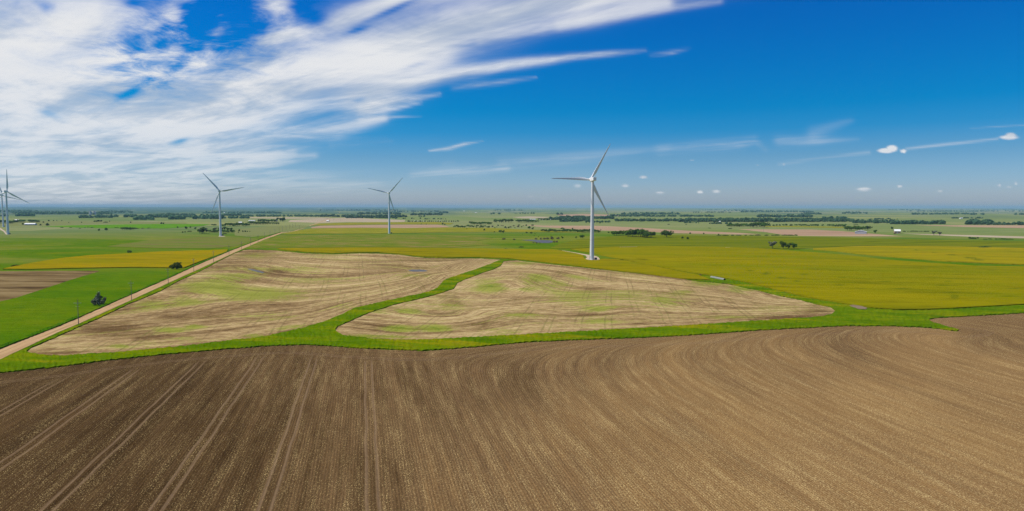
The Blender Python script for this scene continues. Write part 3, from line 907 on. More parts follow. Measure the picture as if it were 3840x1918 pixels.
# water
wm = M('pond_water', .45, .10)
wm.color(wm.mix(wm.noise(wm.map(wm.pos(), 0, (.05, .1, 1)), 1, 3), (.075, .073, .07), (.11, .10, .09)))
wm.bump(wm.noise(wm.map(wm.pos(), 0, (.6, 1.2, 1)), 1, 4), .25, .1)
lay('pond', [[(1957, 901.5), (1985, 900.6), (2020, 901.3), (2060, 902.5), (2074, 905), (2070, 911), (2055, 912.8), (2035, 912.5), (2015, 910.5), (2000, 906)]], .34, wm.m, step=9, edge=5, jit=.3)
lay('puddle', [[(1531, 1015.5), (1542, 1012.8), (1575, 1012), (1598, 1014.5), (1604, 1018), (1590, 1019.8), (1555, 1019.8), (1538, 1018.5)]], .08, wm.m, step=9, edge=5, jit=.4)
lay('puddle', [[(925, 1009), (945, 1010), (972, 1016), (992, 1023), (985, 1025.5), (962, 1020), (938, 1013)]], .08, wm.m, step=9, edge=5, jit=.4)

# ------------------------------------------------------------------ wind turbines
white = M('white_turbine_paint', .38, .5)
_n = white.noise(white.map(white.pos(), 0, (.6, .6, .12)), 1, 5, .6)
white.color(white.mix(white.rng(_n, .35, .7), (.76, .78, .79), (.83, .84, .84)))
WHITE = white.m
white2 = M('tower_paint', .42, .5)
tc_ = white2.n('ShaderNodeTexCoord').outputs['Object']
_z = white2.sep(tc_)[2]
_n = white2.noise(white2.map(tc_, 0, (1.2, 1.2, .06)), 1, 6, .65)
_c = white2.mix(white2.rng(_n, .4, .7), (.78, .79, .80), (.70, .72, .73))
_s = white2.op('ABSOLUTE', white2.op('SUBTRACT', white2.op('FRACT', white2.op('DIVIDE', _z, 19.6)), .5))
white2.color(white2.mix(white2.rng(_s, .494, .497), _c, (.50, .52, .54)))
TOWER = white2.m
GREY = plain('grey_metal', (.32, .33, .34), .5, .4)
DARK = plain('dark_green_steel', (.035, .042, .040), .5, .4)

def blade_mesh():
    R_ = 42.5
    st_ = [(0.9, 1.9, 1.0, .5, 0), (2.2, 1.9, .98, .5, 0), (4.0, 2.2, .75, .44, 16), (6.5, 3.0, .42, .36, 15), (8.8, 3.35, .30, .32, 13), (12, 3.1, .25, .30, 10), (17, 2.55, .21, .30, 7),
           (23, 2.0, .19, .30, 4.5), (30, 1.5, .17, .30, 2.5), (36, 1.12, .16, .30, 1), (40, .82, .15, .31, .3), (41.8, .5, .15, .35, 0), (42.5, .12, .2, .5, 0)]
    n = 16
    V, F = [], []
    for r, c, th, ax, tw in st_:
        a = R(tw + 4)
        for i in range(n):
            t = 2 * math.pi * i / n
            cx = .5 - .5 * math.cos(t)
            if th > .9:
                x, y = (cx - ax) * c, .5 * math.sin(t) * c
            else:
                yt = th * c * .5 * math.sin(t) * (1.25 - .75 * cx)
                x, y = (cx - ax) * c, yt
            V.append((x * math.cos(a) - y * math.sin(a), x * math.sin(a) + y * math.cos(a), r))
    for k in range(len(st_) - 1):
        for i in range(n):
            j = (i + 1) % n
            F.append((k * n + i, k * n + j, (k + 1) * n + j, (k + 1) * n + i))
    F.append(tuple(range(n))[::-1])
    F.append(tuple(range((len(st_) - 1) * n, len(st_) * n)))
    return mesh('blade', V, F)

def lathe(prof, n=32):
    """surface of revolution about local z from (radius, z)"""
    V = [(r * math.cos(2 * math.pi * i / n), r * math.sin(2 * math.pi * i / n), z) for r, z in prof for i in range(n)]
    F = [(k * n + i, k * n + (i + 1) % n, (k + 1) * n + (i + 1) % n, (k + 1) * n + i) for k in range(len(prof) - 1) for i in range(n)]
    return V, F

def bevel_box(x0, y0, z0, x1, y1, z1, b, seg=3):
    bm = bmesh.new()
    bmesh.ops.create_cube(bm, size=1)
    for v in bm.verts:
        v.co = Vector(((x0 + x1) / 2 + v.co.x * (x1 - x0), (y0 + y1) / 2 + v.co.y * (y1 - y0), (z0 + z1) / 2 + v.co.z * (z1 - z0)))
    bmesh.ops.bevel(bm, geom=list(bm.edges), offset=b, segments=seg, affect='EDGES', profile=.6)
    return bm

HUB = 80.3
AXIS = R(-18.4)        # the rotors look away from the camera and a little left

def make_turbine():
    root = empty('wind_turbine', (0, 0, 0))
    b = BM()
    prof = [(2.32, -.2), (2.32, .25), (2.15, .26)] + [(2.15 - .83 * (k / 12) ** 1.05, .3 + (HUB - 2.3) * k / 12) for k in range(13)]
    V, F = lathe(prof, 40)
    b.add(V, F)
    tw = b.build('tower', TOWER, root, True)
    d = BM()
    # door with its steps, on the side that faces the sun
    d.box(-2.24, -.5, 1.6, -2.08, .5, 3.9)
    d.build('door', GREY, tw)
    s = BM()
    for k in range(5):
        s.box(-2.3 - .35 * (5 - k), -.55, .2 + .28 * k, -2.3 - .35 * (4 - k), .55, .3 + .28 * k)
    s.build('step', GREY, tw)
    bm = bevel_box(-1.75, -5.2, HUB - 1.95, 1.75, 3.2, HUB + 1.75, .38)
    # taper the underside towards the rear
    for v in bm.verts:
        if v.co.z < HUB - 1 and v.co.y < -2:
            v.co.z += .55 * (-2 - v.co.y) / 3.2
    me = bpy.data.meshes.new('nacelle')
    bm.to_mesh(me)
    bm.free()
    nc = link('nacelle', me, WHITE, root)
    lip = BM()
    lip.box(-1.62, -5.0, HUB + 1.74, 1.62, -1.9, HUB + 2.02)
    lip.build('roof_cooler', WHITE, nc)
    mast = BM()
    mast.tube((.8, -4.6, HUB + 2.0), (.8, -4.6, HUB + 3.3), .05, .04, 6)
    mast.box(.4, -4.66, HUB + 3.25, 1.2, -4.54, HUB + 3.37)
    mast.build('wind_vane', GREY, nc)
    prof = [(1.35, 3.1), (1.75, 3.4), (1.85, 4.2), (1.8, 5.2), (1.5, 6.2), (.9, 6.9), (.01, 7.15)]
    V, F = lathe(prof, 28)
    V = [(x, z, -y + HUB) for x, y, z in V]
    hb = BM()
    hb.add(V, F)
    hb.build('hub', WHITE, root, True)
    return root

BLADE = blade_mesh()
PROTO = make_turbine()

def kids(o):
    return [c for c in bpy.data.objects if c.parent == o]

def copy_tree(o, parent=None):
    c = o.copy()
    COL.objects.link(c)
    c.parent = parent
    for k in kids(o):
        copy_tree(k, c)
    return c

def turbine(px, py, base_angle, label, box, first=False, yaw=0.):
    X, Y = gp(px, py)
    o = copy_tree(PROTO)
    o.location = (X, Y, 0)
    o.rotation_euler = (0, 0, -AXIS - yaw)
    tag(o, label, 'wind turbine', 'wind turbines of the wind farm')
    for k in range(3):
        a = R(base_angle + 120 * k)
        b = bpy.data.objects.new('blade', BLADE)
        COL.objects.link(b)
        b.parent = o
        # leading edge turned anticlockwise as seen from behind
        b.matrix_local = Matrix.Translation((0, 4.7, HUB)) @ Matrix.Rotation(a, 4, 'Y')
    return o

BLADE.materials.append(WHITE)
BLADE.polygons.foreach_set('use_smooth', [True] * len(BLADE.polygons))

def tbox(px, py, label, w=2.5, h=2.0):
    X, Y = gp(px, py)
    o = empty('transformer_box', (X, Y, .14), 0)
    tag(o, label, 'transformer', 'transformer cabinets at the turbine feet')
    b = BM()
    b.box(-w / 2 - .15, -1.1, 0, w / 2 + .15, 1.1, .15)
    b.build('plinth', GREY, o)
    b = BM()
    b.box(-w / 2, -.95, .15, w / 2, .95, h)
    b.box(-w / 2 - .08, -1.03, h, w / 2 + .08, 1.03, h + .1)
    b.build('cabinet', DARK, o)
    for s_ in (-1, 1):
        b = BM()
        b.box(min(0.03 * s_, s_ * (w / 2 - .08)), -1.0, .3, max(.03 * s_, s_ * (w / 2 - .08)), -.953, h - .15)
        b.build('door', DARK, o)

turbine(2219.5, 975, 30.5, 'largest white wind turbine, standing on a pale gravel pad in the yellow wheat', None, True)
turbine(827.5, 886.5, -40.2, 'white wind turbine left of the dirt road with one blade pointing up left', None)
turbine(1460, 876.5, 42.5, 'white wind turbine in the centre, beyond the bright green pasture', None)
turbine(30.3, 879.5, 1.5, 'nearer of the two turbines at the left edge, one blade straight up', None)
turbine(12.4, 851.5, -15, 'farther turbine at the left edge, partly hidden behind the nearer one', None)
for c_ in [k2 for k1 in kids(PROTO) for k2 in kids(k1)] + kids(PROTO) + [PROTO]:
    bpy.data.objects.remove(c_)
tbox(2234, 975.3, 'dark green metal transformer cabinet on gravel beside the largest wind turbine')
tbox(835, 884.6, 'dark transformer cabinet at the foot of the turbine left of the road')
tbox(1468.3, 876.6, 'dark transformer cabinet at the foot of the central wind turbine')
tbox(35.8, 879, 'dark transformer cabinet at the foot of the nearer left-edge turbine')
tbox(16.5, 850.8, 'dark transformer cabinet at the foot of the farther left-edge turbine')

# ------------------------------------------------------------------ power poles
WOOD = plain('weathered_pole_wood', (.19, .165, .135), .9, .1, .3, 4)
ARMW = plain('grey_crossarm_wood', (.42, .41, .36), .85, .1, .2, 4)
CER = plain('glazed_insulator', (.25, .24, .22), .3, .5)

def make_pole():
    o = empty('power_pole', (0, 0, 0))
    b = BM()
    b.tube((0, 0, -.3), (0, 0, 11.3), .17, .11, 10)
    b.build('pole', WOOD, o, False)
    a = BM()
    a.box(-1.55, -.23, 9.55, 1.55, -.11, 9.7)
    ar = a.build('crossarm', ARMW, o)
    for x in (-1.4, -.55, .55, 1.4):
        i = BM()
        i.tube((x, -.17, 9.7), (x, -.17, 9.82), .05, .05, 6)
        i.tube((x, -.17, 9.80), (x, -.17, 9.95), .09, .05, 8)
        i.build('insulator', CER, ar)
    c = BM()
    c.box(-.85, -.21, 8.1, .85, -.11, 8.2)
    c.build('crossarm', ARMW, o)
    for s_ in (-1, 1):
        d = BM()
        d.tube((s_ * .75, -.17, 9.55), (0, -.17, 8.95), .03, .03, 5)
        d.build('brace', GREY, o)
    return o

PP = make_pole()
poles = [(294.6, 1218, 'nearest wooden power pole beside the dirt road, left of the grey bush'), (493.5, 1126.5, 'wooden power pole right of the dark grey bush, at the road edge'),
         (631, 1063.5, 'wooden power pole standing in front of the round green tree by the road'), (727, 1020, 'wooden power pole just right of the round green tree, at the road edge'),
         (801, 984, 'wooden power pole at the near end of the orange-yellow field'), (859, 957, 'wooden power pole at the right tip of the orange-yellow field'),
         (906, 938.5, 'wooden power pole beside the far corner of the left stubble field'), (940, 922, 'wooden power pole just above the far corner of the left stubble field')]
for i, (x, y, lb) in enumerate(poles):
    o = PP if i == 0 else copy_tree(PP)
    X, Y = gp(x, y)
    o.location = (X, Y, 0)
    o.rotation_euler = (0, 0, R([11, 9, 12, 10, 13, 10, 12, 9][i]))
    tag(o, lb, 'power pole', 'power poles along the dirt road')
for i, (x, y) in enumerate([(968, 909.6), (992, 897), (1013, 891), (1031, 882), (1047, 874), (1059.5, 869), (1073, 864.5), (1087, 860), (1098, 856), (1108, 852.5), (1124, 866), (1252, 832), (1278, 831)]):
    o = copy_tree(PP)
    X, Y = gp(x, y)
    o.location = (X, Y, 0)
    o.rotation_euler = (0, 0, R(11))
    tag(o, 'thin wooden power pole far along the dirt road', 'power pole', 'power poles receding along the far road')
X, Y = gp(2863, 872)
o = copy_tree(PP)
o.location = (X, Y, 0)
o.rotation_euler = (0, 0, R(40))
tag(o, 'lone power pole before the pale tilled field on the right', 'power pole')

# ------------------------------------------------------------------ culvert pipes
PIPE = plain('galvanised_pipe', (.25, .26, .21), .55, .4, .15, 3)
PIN = plain('dark_pipe_inside', (.03, .028, .022), .9, .1)

def pipe(p0, p1, r, label, ribs=5, name='culvert_pipe', cat='pipe'):
    a, b = Vector((*gp(*p0), r * .8)), Vector((*gp(*p1), r * .8))
    L = (b - a).length
    o = empty(name, a)
    o.rotation_euler = (b - a).to_track_quat('Z', 'Y').to_euler()
    tag(o, label, cat)
    n = max(20, ribs * 12)
    prof = [(r * (1 + .035 * math.sin(k * math.pi)), L * k / n) for k in range(n + 1)]
    prof = [(r + (.04 * r if k % 2 else 0), z) for k, (_, z) in enumerate(prof)]
    V, F = lathe(prof, 20)
    q = BM()
    q.add(V, F)
    V, F = lathe([(r * .93, L), (r * .93, 0)], 20)
    sh = q.build('shell', PIPE, o, True)
    w = BM()
    w.add(V, F)
    w.add(*lathe([(r * .93, L * .5), (.01, L * .5)], 20))
    w.build('lining', PIN, o, True)
    for k in range(1, ribs):
        c = BM()
        z = L * k / ribs
        c.add(*lathe([(r * 1.02, z - .12), (r * 1.09, z - .1), (r * 1.09, z + .1), (r * 1.02, z + .12)], 20))
        c.build('joint_band', GREY, o)
    return o

pipe((2667, 1043.5), (2717, 1053.5), .9, 'ribbed grey culvert pipe lying in the grass between stubble and wheat', 5)
pipe((2332, 929.3), (2389.5, 928.3), .55, 'long thin pale pipe lying along the far edge of the yellow wheat', 6, 'irrigation_pipe')
pipe((2323.5, 929.6), (2329, 929.4), .55, 'short piece of pale pipe left of the long thin one', 2, 'irrigation_pipe')
pipe((2720, 930.8), (2737, 931), .5, 'short grey pipe at the wheat edge, right of the dark grove', 2, 'irrigation_pipe')

# ------------------------------------------------------------------ farm buildings
ROOFW = plain('white_metal_roof', (.80, .80, .78), .45, .4, .06)
WALLG = plain('grey_metal_wall', (.42, .45, .47), .6, .3, .12)
WALLW = plain('white_painted_wall', (.74, .73, .70), .7, .3, .08)
WALLT = plain('tan_timber_wall', (.42, .27, .16), .8, .2, .15)
WALLD = plain('slate_blue_wall', (.16, .15, .19), .8, .2, .15)
GLASS = plain('dark_window_glass', (.04, .05, .06), .15, .5)
CONC = plain('pale_concrete', (.62, .60, .56), .8, .2, .1)

def building(name, px, py, w, d, h, rh, rz, label, cat, wall, roof, wins=2, door=True, endwall=None, group=None):
    X, Y = gp(px, py)
    z0 = float(H(np.array(X), np.array(Y)))
    o = empty(name, (X, Y, z0), rz)
    tag(o, label, cat, group)
    b = BM()
    b.box(-w / 2, -d / 2, -.3, w / 2, d / 2, h)
    wl = b.build('wall', wall, o)
    g = BM()
    for x in (-w / 2 - .02, w / 2 - .18):
        g.add([(x, -d / 2, h), (x + .2, -d / 2, h), (x + .2, d / 2, h), (x, d / 2, h), (x, 0, h + rh), (x + .2, 0, h + rh)],
              [(0, 4, 3), (1, 2, 5), (0, 1, 5, 4), (3, 4, 5, 2), (0, 3, 2, 1)])
    if endwall:
        g.box(w / 2, -d / 2, 0, w / 2 + .05, d / 2, h)
    g.build('gable', endwall or wall, o)
    r = BM()
    e = .5
    t = .18
    k = rh / (d / 2)
    for s_ in (-1, 1):
        y1, z1 = s_ * (d / 2 + e), h - e * k
        P = [(-w / 2 - e, 0, h + rh), (w / 2 + e, 0, h + rh), (w / 2 + e, y1, z1), (-w / 2 - e, y1, z1)]
        Q = [(a, b_, c + t) for a, b_, c in P]
        f = [(0, 1, 2, 3), (7, 6, 5, 4), (0, 4, 5, 1), (1, 5, 6, 2), (2, 6, 7, 3), (3, 7, 4, 0)]
        r.add(P + Q, f if s_ > 0 else [q[::-1] for q in f])
    r.build('roof', roof, o)
    if door:
        q = BM()
        q.box(-w * .1, -d / 2 - .06, 0, w * .1, -d / 2 + .02, min(h * .8, 3.5))
        q.build('door', GREY, o)
    for i in range(wins):
        x = -w / 2 + w * (i + .5) / wins
        if abs(x) < w * .14 and door:
            continue
        q = BM()
        q.box(x - .6, -d / 2 - .05, h * .4, x + .6, -d / 2 + .02, h * .75)
        q.build('window', GLASS, wl)
    return o

building('shed', 3228, 877.5, 17, 21, 4.4, 2.6, R(62), 'long grey and white metal shed at the edge of the pale tilled field', 'shed', WALLG, ROOFW, 4)
building('barn', 3364, 876.5, 11, 9, 5.2, 3.4, R(-20), 'small tan barn with a bright white roof, standing alone', 'barn', WALLT, ROOFW, 2, endwall=WALLD)
building('barn', 115, 845, 28, 11, 3.2, 2.4, R(4), 'long low pale-roofed barn near the turbines at the left edge', 'barn', WALLG, ROOFW, 5)
building('farmhouse', 64, 829, 12, 8, 3, 2, R(10), 'farmhouse with a glinting roof among dark trees at far left', 'house', WALLW, ROOFW, 4)
building('shed', 945, 830.5, 23, 7, 2.6, 1.3, R(0), 'long white shed between the groves, right of the second turbine', 'shed', WALLW, ROOFW, 6)
building('farmhouse', 901, 841, 9, 7, 4.5, 2.5, R(25), 'farmhouse with a pale roof inside the grove by the second turbine', 'house', WALLW, ROOFW, 3)
building('farmhouse', 1037, 831, 6, 5, 3, 2, R(15), 'white house half hidden by the tall dark grove left of the road', 'house', WALLW, ROOFW, 2)
building('shed', 1230, 831.5, 9, 6, 3, 2, R(-20), 'grey shed beside the far end of the dirt road', 'shed', WALLG, ROOFW, 2)
building('shed', 1997, 825.5, 25, 7, 2.6, 1.4, R(2), 'very long white shed behind the trees left of the largest turbine', 'shed', WALLW, ROOFW, 6)
building('barn', 2039, 826.5, 7, 6, 3, 2, R(30), 'bright white barn in front of the dark wood left of the largest turbine', 'barn', WALLW, ROOFW, 2)
building('shed', 2023, 826, 3.5, 3.5, 2.4, 1.2, R(20), 'tiny white hut just left of the bright white barn', 'hut', WALLW, ROOFW, 1)
building('shed', 2064, 826.5, 3, 3, 2.2, 1, R(20), 'tiny white hut just right of the bright white barn', 'hut', WALLW, ROOFW, 1)
building('farmhouse', 2309, 810.5, 14, 9, 4, 2.5, R(20), 'white farmhouse against the far blue wood right of the largest turbine', 'house', WALLW, ROOFW, 2)
building('farmhouse', 3187, 830.8, 8, 6, 3, 1.6, R(8), 'small white house inside the long dark wood on the right', 'house', WALLW, ROOFW, 2)
building('shed', 3406, 840.3, 14, 5, 1.6, .8, R(3), 'low white shed at the foot of the long wood on the right', 'shed', WALLW, ROOFW, 3)
building('farmhouse', 3604, 821.5, 14, 8, 3.4, 2, R(10), 'pale farmhouse with outbuildings far off at the right', 'house', WALLW, ROOFW, 3)
building('farmhouse', 2699, 833.8, 5, 4, 2.4, 1.4, R(10), 'tiny white house in front of the long wood in the middle right', 'house', WALLW, ROOFW, 1)
building('shed', 1740, 793.5, 26, 12, 5, 3, R(0), 'far white building on the hills between two turbines', 'building', WALLW, ROOFW, 0, False)
building('shed', 1785, 799.3, 20, 10, 4, 2, R(0), 'second far white building, right of and below the first one', 'building', WALLW, ROOFW, 0, False)
building('shed', 842, 799.8, 14, 8, 4, 2, R(0), 'far white building on the hills right behind the second turbine', 'building', WALLW, ROOFW, 0, False)
for i, (x, w) in enumerate([(1546, 8), (1556, 12), (1566, 9), (1578, 14), (1590, 6), (1640, 7), (1650, 8), (1665, 5)]):
    building('trailer', x, 830.5 + (i % 3) * .6, w * .45, 2.6, 2.2, .3, R(7 * i), 'pale trailer parked along the dark windbreak hedge', 'trailer', WALLW, ROOFW, 1, False, group='trailers along the windbreak')

def elevator(px, py, label, n, h, r):
    X, Y = gp(px, py)
    z0 = float(H(np.array(X), np.array(Y)))
    o = empty('grain_elevator', (X, Y, z0 - 2))
    tag(o, label, 'grain elevator')
    for k in range(n):
        b = BM()
        b.add(*lathe([(r, 0), (r, h), (r * .6, h + r * .4), (.1, h + r * .5)], 14))
        s_ = b.build('silo', CONC, o, True)
        s_.location = (k * r * 2.02 - (n - 1) * r, 0, 0)
    b = BM()
    b.box(-r * .9, -r * 1.2, h + r * .3, r * .9, r * .9, h * 1.25)
    b.build('head_house', CONC, o)
elevator(339, 806, 'left tower block of the distant pale grain elevator', 2, 21, 4)
elevator(354, 806, 'right and wider block of the distant pale grain elevator', 3, 22, 3.6)

# ------------------------------------------------------------------ trees
def leaf_material(name, a, b, c):
    m = M(name, .75, .15)
    p = m.pos()
    oi = m.n('ShaderNodeObjectInfo')
    n = m.noise(p, .35, 4, .7)
    n2 = m.n('ShaderNodeNewGeometry').outputs['Random Per Island']
    col = m.ramp(m.op('ADD', m.op('MULTIPLY', n2, .55), m.op('MULTIPLY', n, .45)), [(.2, a), (.5, b), (.85, c)])
    hv = m.n('ShaderNodeHueSaturation')
    m.t.links.new(col, hv.inputs['Color'])
    m.t.links.new(m.op('MULTIPLY_ADD', oi.outputs['Random'], .5, .75), hv.inputs['Value'])
    m.t.links.new(m.op('MULTIPLY_ADD', oi.outputs['Random'], .03, .485), hv.inputs['Hue'])
    m.color(hv.outputs[0])
    tr = m.n('ShaderNodeBsdfTranslucent')
    m.t.links.new(hv.outputs[0], tr.inputs[0])
    ms = m.n('ShaderNodeMixShader')
    ms.inputs[0].default_value = .25
    m.t.links.new(m.b.outputs[0], ms.inputs[1])
    m.t.links.new(tr.outputs[0], ms.inputs[2])
    m.t.links.new(ms.outputs[0], m.out.inputs[0])
    return m.m

LEAF = leaf_material('broadleaf_green', (.045, .105, .008), (.085, .165, .014), (.16, .25, .03))
LEAFD = leaf_material('dark_cedar_green', (.032, .075, .010), (.060, .115, .016), (.12, .19, .03))
LEAFG = leaf_material('grey_green_painted_sparkle', (.022, .032, .012), (.06, .075, .035), (.60, .60, .45))  # sun sparkles and shaded darks put into the leaf colours
LEAFB = leaf_material('dry_brown_brush', (.12, .09, .06), (.18, .14, .09), (.24, .19, .12))
LEAFF = leaf_material('far_wood_hazed_green', (.050, .125, .065), (.08, .175, .085), (.12, .22, .09))  # haze put into the colour: lighter and bluer than the nearer leaves
BARK = plain('grey_brown_bark', (.13, .10, .075), .95, .1, .3, 5)

def crown_mesh(name, lobes, n, size, rs, shell=.55):
    V, F = [], []
    w = np.array([l[3] ** 2 for l in lobes])
    w = w / w.sum()
    for k in range(n):
        cx, cy, cz, r, sq = lobes[rs.choice(len(lobes), p=w)]
        d = rs.normal(size=3)
        d /= np.linalg.norm(d)
        q = r * (shell + (1 - shell) * rs.rand() ** .6)
        c = np.array([cx, cy, cz]) + d * np.array([1, 1, sq]) * q
        if c[2] < .1:
            c[2] = abs(c[2]) * .5 + .1
        nn = d + rs.normal(size=3) * .55
        nn /= np.linalg.norm(nn)
        a = np.cross(nn, rs.normal(size=3))
        a /= np.linalg.norm(a) + 1e-9
        b = np.cross(nn, a)
        s = size * rs.uniform(.6, 1.35)
        o = len(V)
        for u_, v_ in ((-1, -.35), (.1, -.8), (1, .3), (-.15, .85)):
            V.append(c + a * s * u_ * .5 + b * s * v_ * .5)
        F.append((o, o + 1, o + 2, o + 3))
    return mesh(name, V, F)

def trunk_mesh(h, r, lobes, rs):
    b = BM()
    k = min(h, 40)
    b.tube((0, 0, -.4), (r * .3, 0, k * .5), r, r * .75, 8)
    b.tube((r * .3, 0, k * .5), (0, r * .2, k), r * .75, r * .45, 8)
    for (cx, cy, cz, q, s_) in lobes[:7]:
        b.tube((r * .2, 0, k * rs.uniform(.5, .95)), (cx * .8, cy * .8, cz * .97), r * .38, r * .12, 5)
    return b

KINDS = {}
def kind(key, lobes, n, size, leaf, th, tr, seed, nm='tree', shell=.55):
    rs = np.random.RandomState(seed)
    cm = crown_mesh('crown', lobes, n, size, rs, shell)
    cm.materials.append(leaf)
    tb = trunk_mesh(th, tr, lobes, rs)
    tm = mesh('trunk', tb.v, tb.f)
    tm.materials.append(BARK)
    h = max(v.co.z for v in cm.vertices)
    w = max(abs(v.co.x) for v in cm.vertices) * 2
    KINDS[key] = (cm, tm, h, w, nm)

def rl(seed, n, R0, zc, zr, rmin, rmax, sq=.85):
    rs = np.random.RandomState(seed)
    out = []
    for i in range(n):
        a = i * 2.4 + rs.uniform(0, .7)
        d = R0 * math.sqrt((i + .4) / n)
        z = zc + zr * (rs.uniform(-1, 1)) * (1 - .4 * d / R0)
        out.append((d * math.cos(a), d * math.sin(a), z, rs.uniform(rmin, rmax), sq))
    return out

kind('broadA', rl(1, 11, 4.2, 6.2, 2.4, 1.7, 2.7), 1500, .85, LEAF, 5, .4, 11)
kind('broadB', rl(2, 9, 3.4, 6.0, 2.9, 1.5, 2.4), 1200, .85, LEAF, 5, .35, 12)
kind('broadC', rl(3, 13, 5.6, 5.6, 2.2, 1.7, 2.9), 1800, .85, LEAF, 4, .5, 13)
kind('tall', rl(4, 10, 2.6, 8.5, 4.2, 1.3, 2.1, 1.1), 1300, .85, LEAFD, 8, .35, 14)
kind('cedar', [(0, 0, 1.6, 1.9, .8), (.3, .2, 3.2, 1.6, 1.), (-.2, 0, 4.8, 1.1, 1.1), (0, .1, 6.0, .65, 1.3)], 750, .6, LEAFD, 4, .2, 15)
kind('round', [(0, 0, 2.4, 2.0, .9), (1.1, .2, 2.0, 1.5, .9), (-1.1, -.3, 2.1, 1.5, .9), (.1, .6, 3.3, 1.4, .9)], 650, .6, LEAFD, 2, .2, 16, 'bush')
kind('low', [(0, 0, .8, 1.2, .7), (1.5, .2, .6, 1.0, .7), (-1.6, -.2, .7, 1.1, .7), (2.8, .1, .45, .8, .6), (-2.9, .1, .4, .8, .6)], 600, .5, LEAFD, .6, .1, 17, 'shrub')
kind('dry', [(0, 0, 1.8, 1.6, 1.), (1.3, .2, 1.4, 1.2, 1.), (-1.4, -.2, 1.6, 1.3, 1.)], 380, .45, LEAFB, 1.6, .12, 18, 'shrub')
kind('open', rl(6, 8, 3.0, 5.2, 2.6, 1.0, 1.7), 700, .7, LEAFG, 5, .3, 19)
# two special trees close by
kind('greybush', [(-.2, 0, 2.6, 1.7, 1.1), (-.3, .2, 4.6, 1.35, 1.0), (.2, 0, 6.2, .85, 1.3), (-2.5, -.2, 2.1, 1.25, .9), (-3.3, .1, 1.7, .8, .9), (2.2, -.5, 1.6, 1.35, .9), (2.9, .3, 2.8, 1.0, 1.0), (3.4, .1, 3.7, .75, 1.0),
                  (1.4, .3, 4.2, .7, 1.), (-1.3, .2, 3.4, 1.1, 1.), (.6, -.6, 1.2, 1.3, .7), (-1.6, -.5, 1.0, 1.2, .7)], 3200, .42, LEAFG, 3, .3, 20, 'tree', .35)
kind('roundtree', [(0, 0, 3.1, 2.3, .9), (-2.0, 0, 2.6, 1.9, .85), (-3.9, .2, 2.5, 1.4, .8), (-4.9, 0, 2.2, .8, .8), (2.0, .1, 2.9, 1.9, .9), (3.2, 0, 2.0, 1.7, .8), (.9, .3, 4.6, 1.3, .8), (-.9, .2, 4.3, 1.3, .8), (3.5, .2, 5.0, .75, .7),
                   (-2.4, -.3, 1.2, 1.3, .7), (1.2, -.4, 1.3, 1.5, .7), (2.3, .1, 4.3, 1.1, .8)], 3400, .45, leaf_material('olive_green_leaves', (.045, .085, .004), (.10, .16, .010), (.20, .26, .025)), 2.5, .35, 21, 'tree', .45)

NT = 0
def tree(key, px, py, hpx, label, cat='tree', group=None, wide=1.0):
    """hpx: height in picture pixels"""
    global NT
    cm, tm, h, w, nm = KINDS[key]
    X, Y = gp(px, py)
    D = Y * math.cos(PITCH)
    want = hpx * math.hypot(D, 0) / FPX
    s = want / h
    o = empty(nm, (X, Y, float(H(np.array(X), np.array(Y)))), random.uniform(0, 6.28) if key not in ('greybush', 'roundtree') else 0)
    o.scale = (s * wide, s * wide, s)
    tag(o, label, cat, group)
    c = bpy.data.objects.new('crown', cm)
    t = bpy.data.objects.new('trunk', tm)
    for q in (c, t):
        COL.objects.link(q)
        q.parent = o
    NT += 1
    return o

tree('greybush', 370, 1145, 52, 'dark grey tree with pale sparkles in the green pasture beside the road', 'tree')
tree('roundtree', 661, 1010.5, 28, 'broad dark green tree beside the road at the orange-yellow field corner', 'tree')
tree('low', 485, 947, 8, 'low dark shrub above the orange-yellow field', 'shrub', None, 1.5)
tree('low', 60, 1000, 8, 'small dark shrub at the left tip of the orange-yellow field', 'shrub')
tree('low', 155, 983, 3, 'tiny shrub on the upper edge of the orange-yellow field', 'shrub')
tree('broadC', 2500, 891, 29, 'large spreading tree standing alone right of the dark grove', 'tree', None, 1.15)
tree('round', 2559, 896.5, 10, 'left one of two small round trees right of the spreading tree', 'tree')
tree('round', 2579, 898.5, 10, 'right one of two small round trees right of the spreading tree', 'tree')
tree('open', 2897, 933, 29, 'thin greyish tree on the far edge of the yellow wheat', 'tree', None, 1.2)
tree('broadB', 2937, 934, 31, 'leftmost of the three dark trees at the wheat edge', 'tree')
tree('broadB', 2957, 935, 25, 'middle one of the three dark trees at the wheat edge', 'tree')
tree('broadB', 2978, 935, 26, 'rightmost of the three dark trees at the wheat edge', 'tree')
tree('low', 3694, 930, 7, 'wide dark shrub at the far edge of the right-hand wheat', 'shrub', None, 2.4)
tree('open', 3502, 883, 19, 'left one of two leaning trees by the pale far strip', 'tree')
tree('open', 3523, 884, 15, 'right one of two leaning trees by the pale far strip', 'tree', None, 1.2)
tree('broadB', 3281, 876, 15, 'single dark tree between the metal shed and the tan barn', 'tree')
tree('round', 3345, 861, 11, 'small round tree beyond the tan barn', 'tree')
tree('dry', 3355, 879, 7, 'brownish shrub in front of the tan barn', 'shrub')
tree('dry', 2626, 1036, 9, 'small brown bush in the grass lane between the wheat fields', 'bush')
tree('low', 2107 - 8, 0 + 941, 4, 'tiny shrub at the start of the gravel track', 'shrub')
tree('low', 1954, 928.5, 4, 'dark shrub in the pasture just below the pond', 'shrub', None, 1.3)
tree('low', 1897, 936.5, 4, 'flat dark shrub on the wheat edge left of the pond', 'shrub', None, 1.6)
tree('broadA', 1876, 874.5, 12, 'left one of a close pair of trees in the meadow above the pond', 'tree')
tree('broadB', 1887, 875.5, 12, 'right one of a close pair of trees in the meadow above the pond', 'tree')
tree('round', 1854, 872.5, 5, 'small round bush left of the close pair of trees', 'bush')
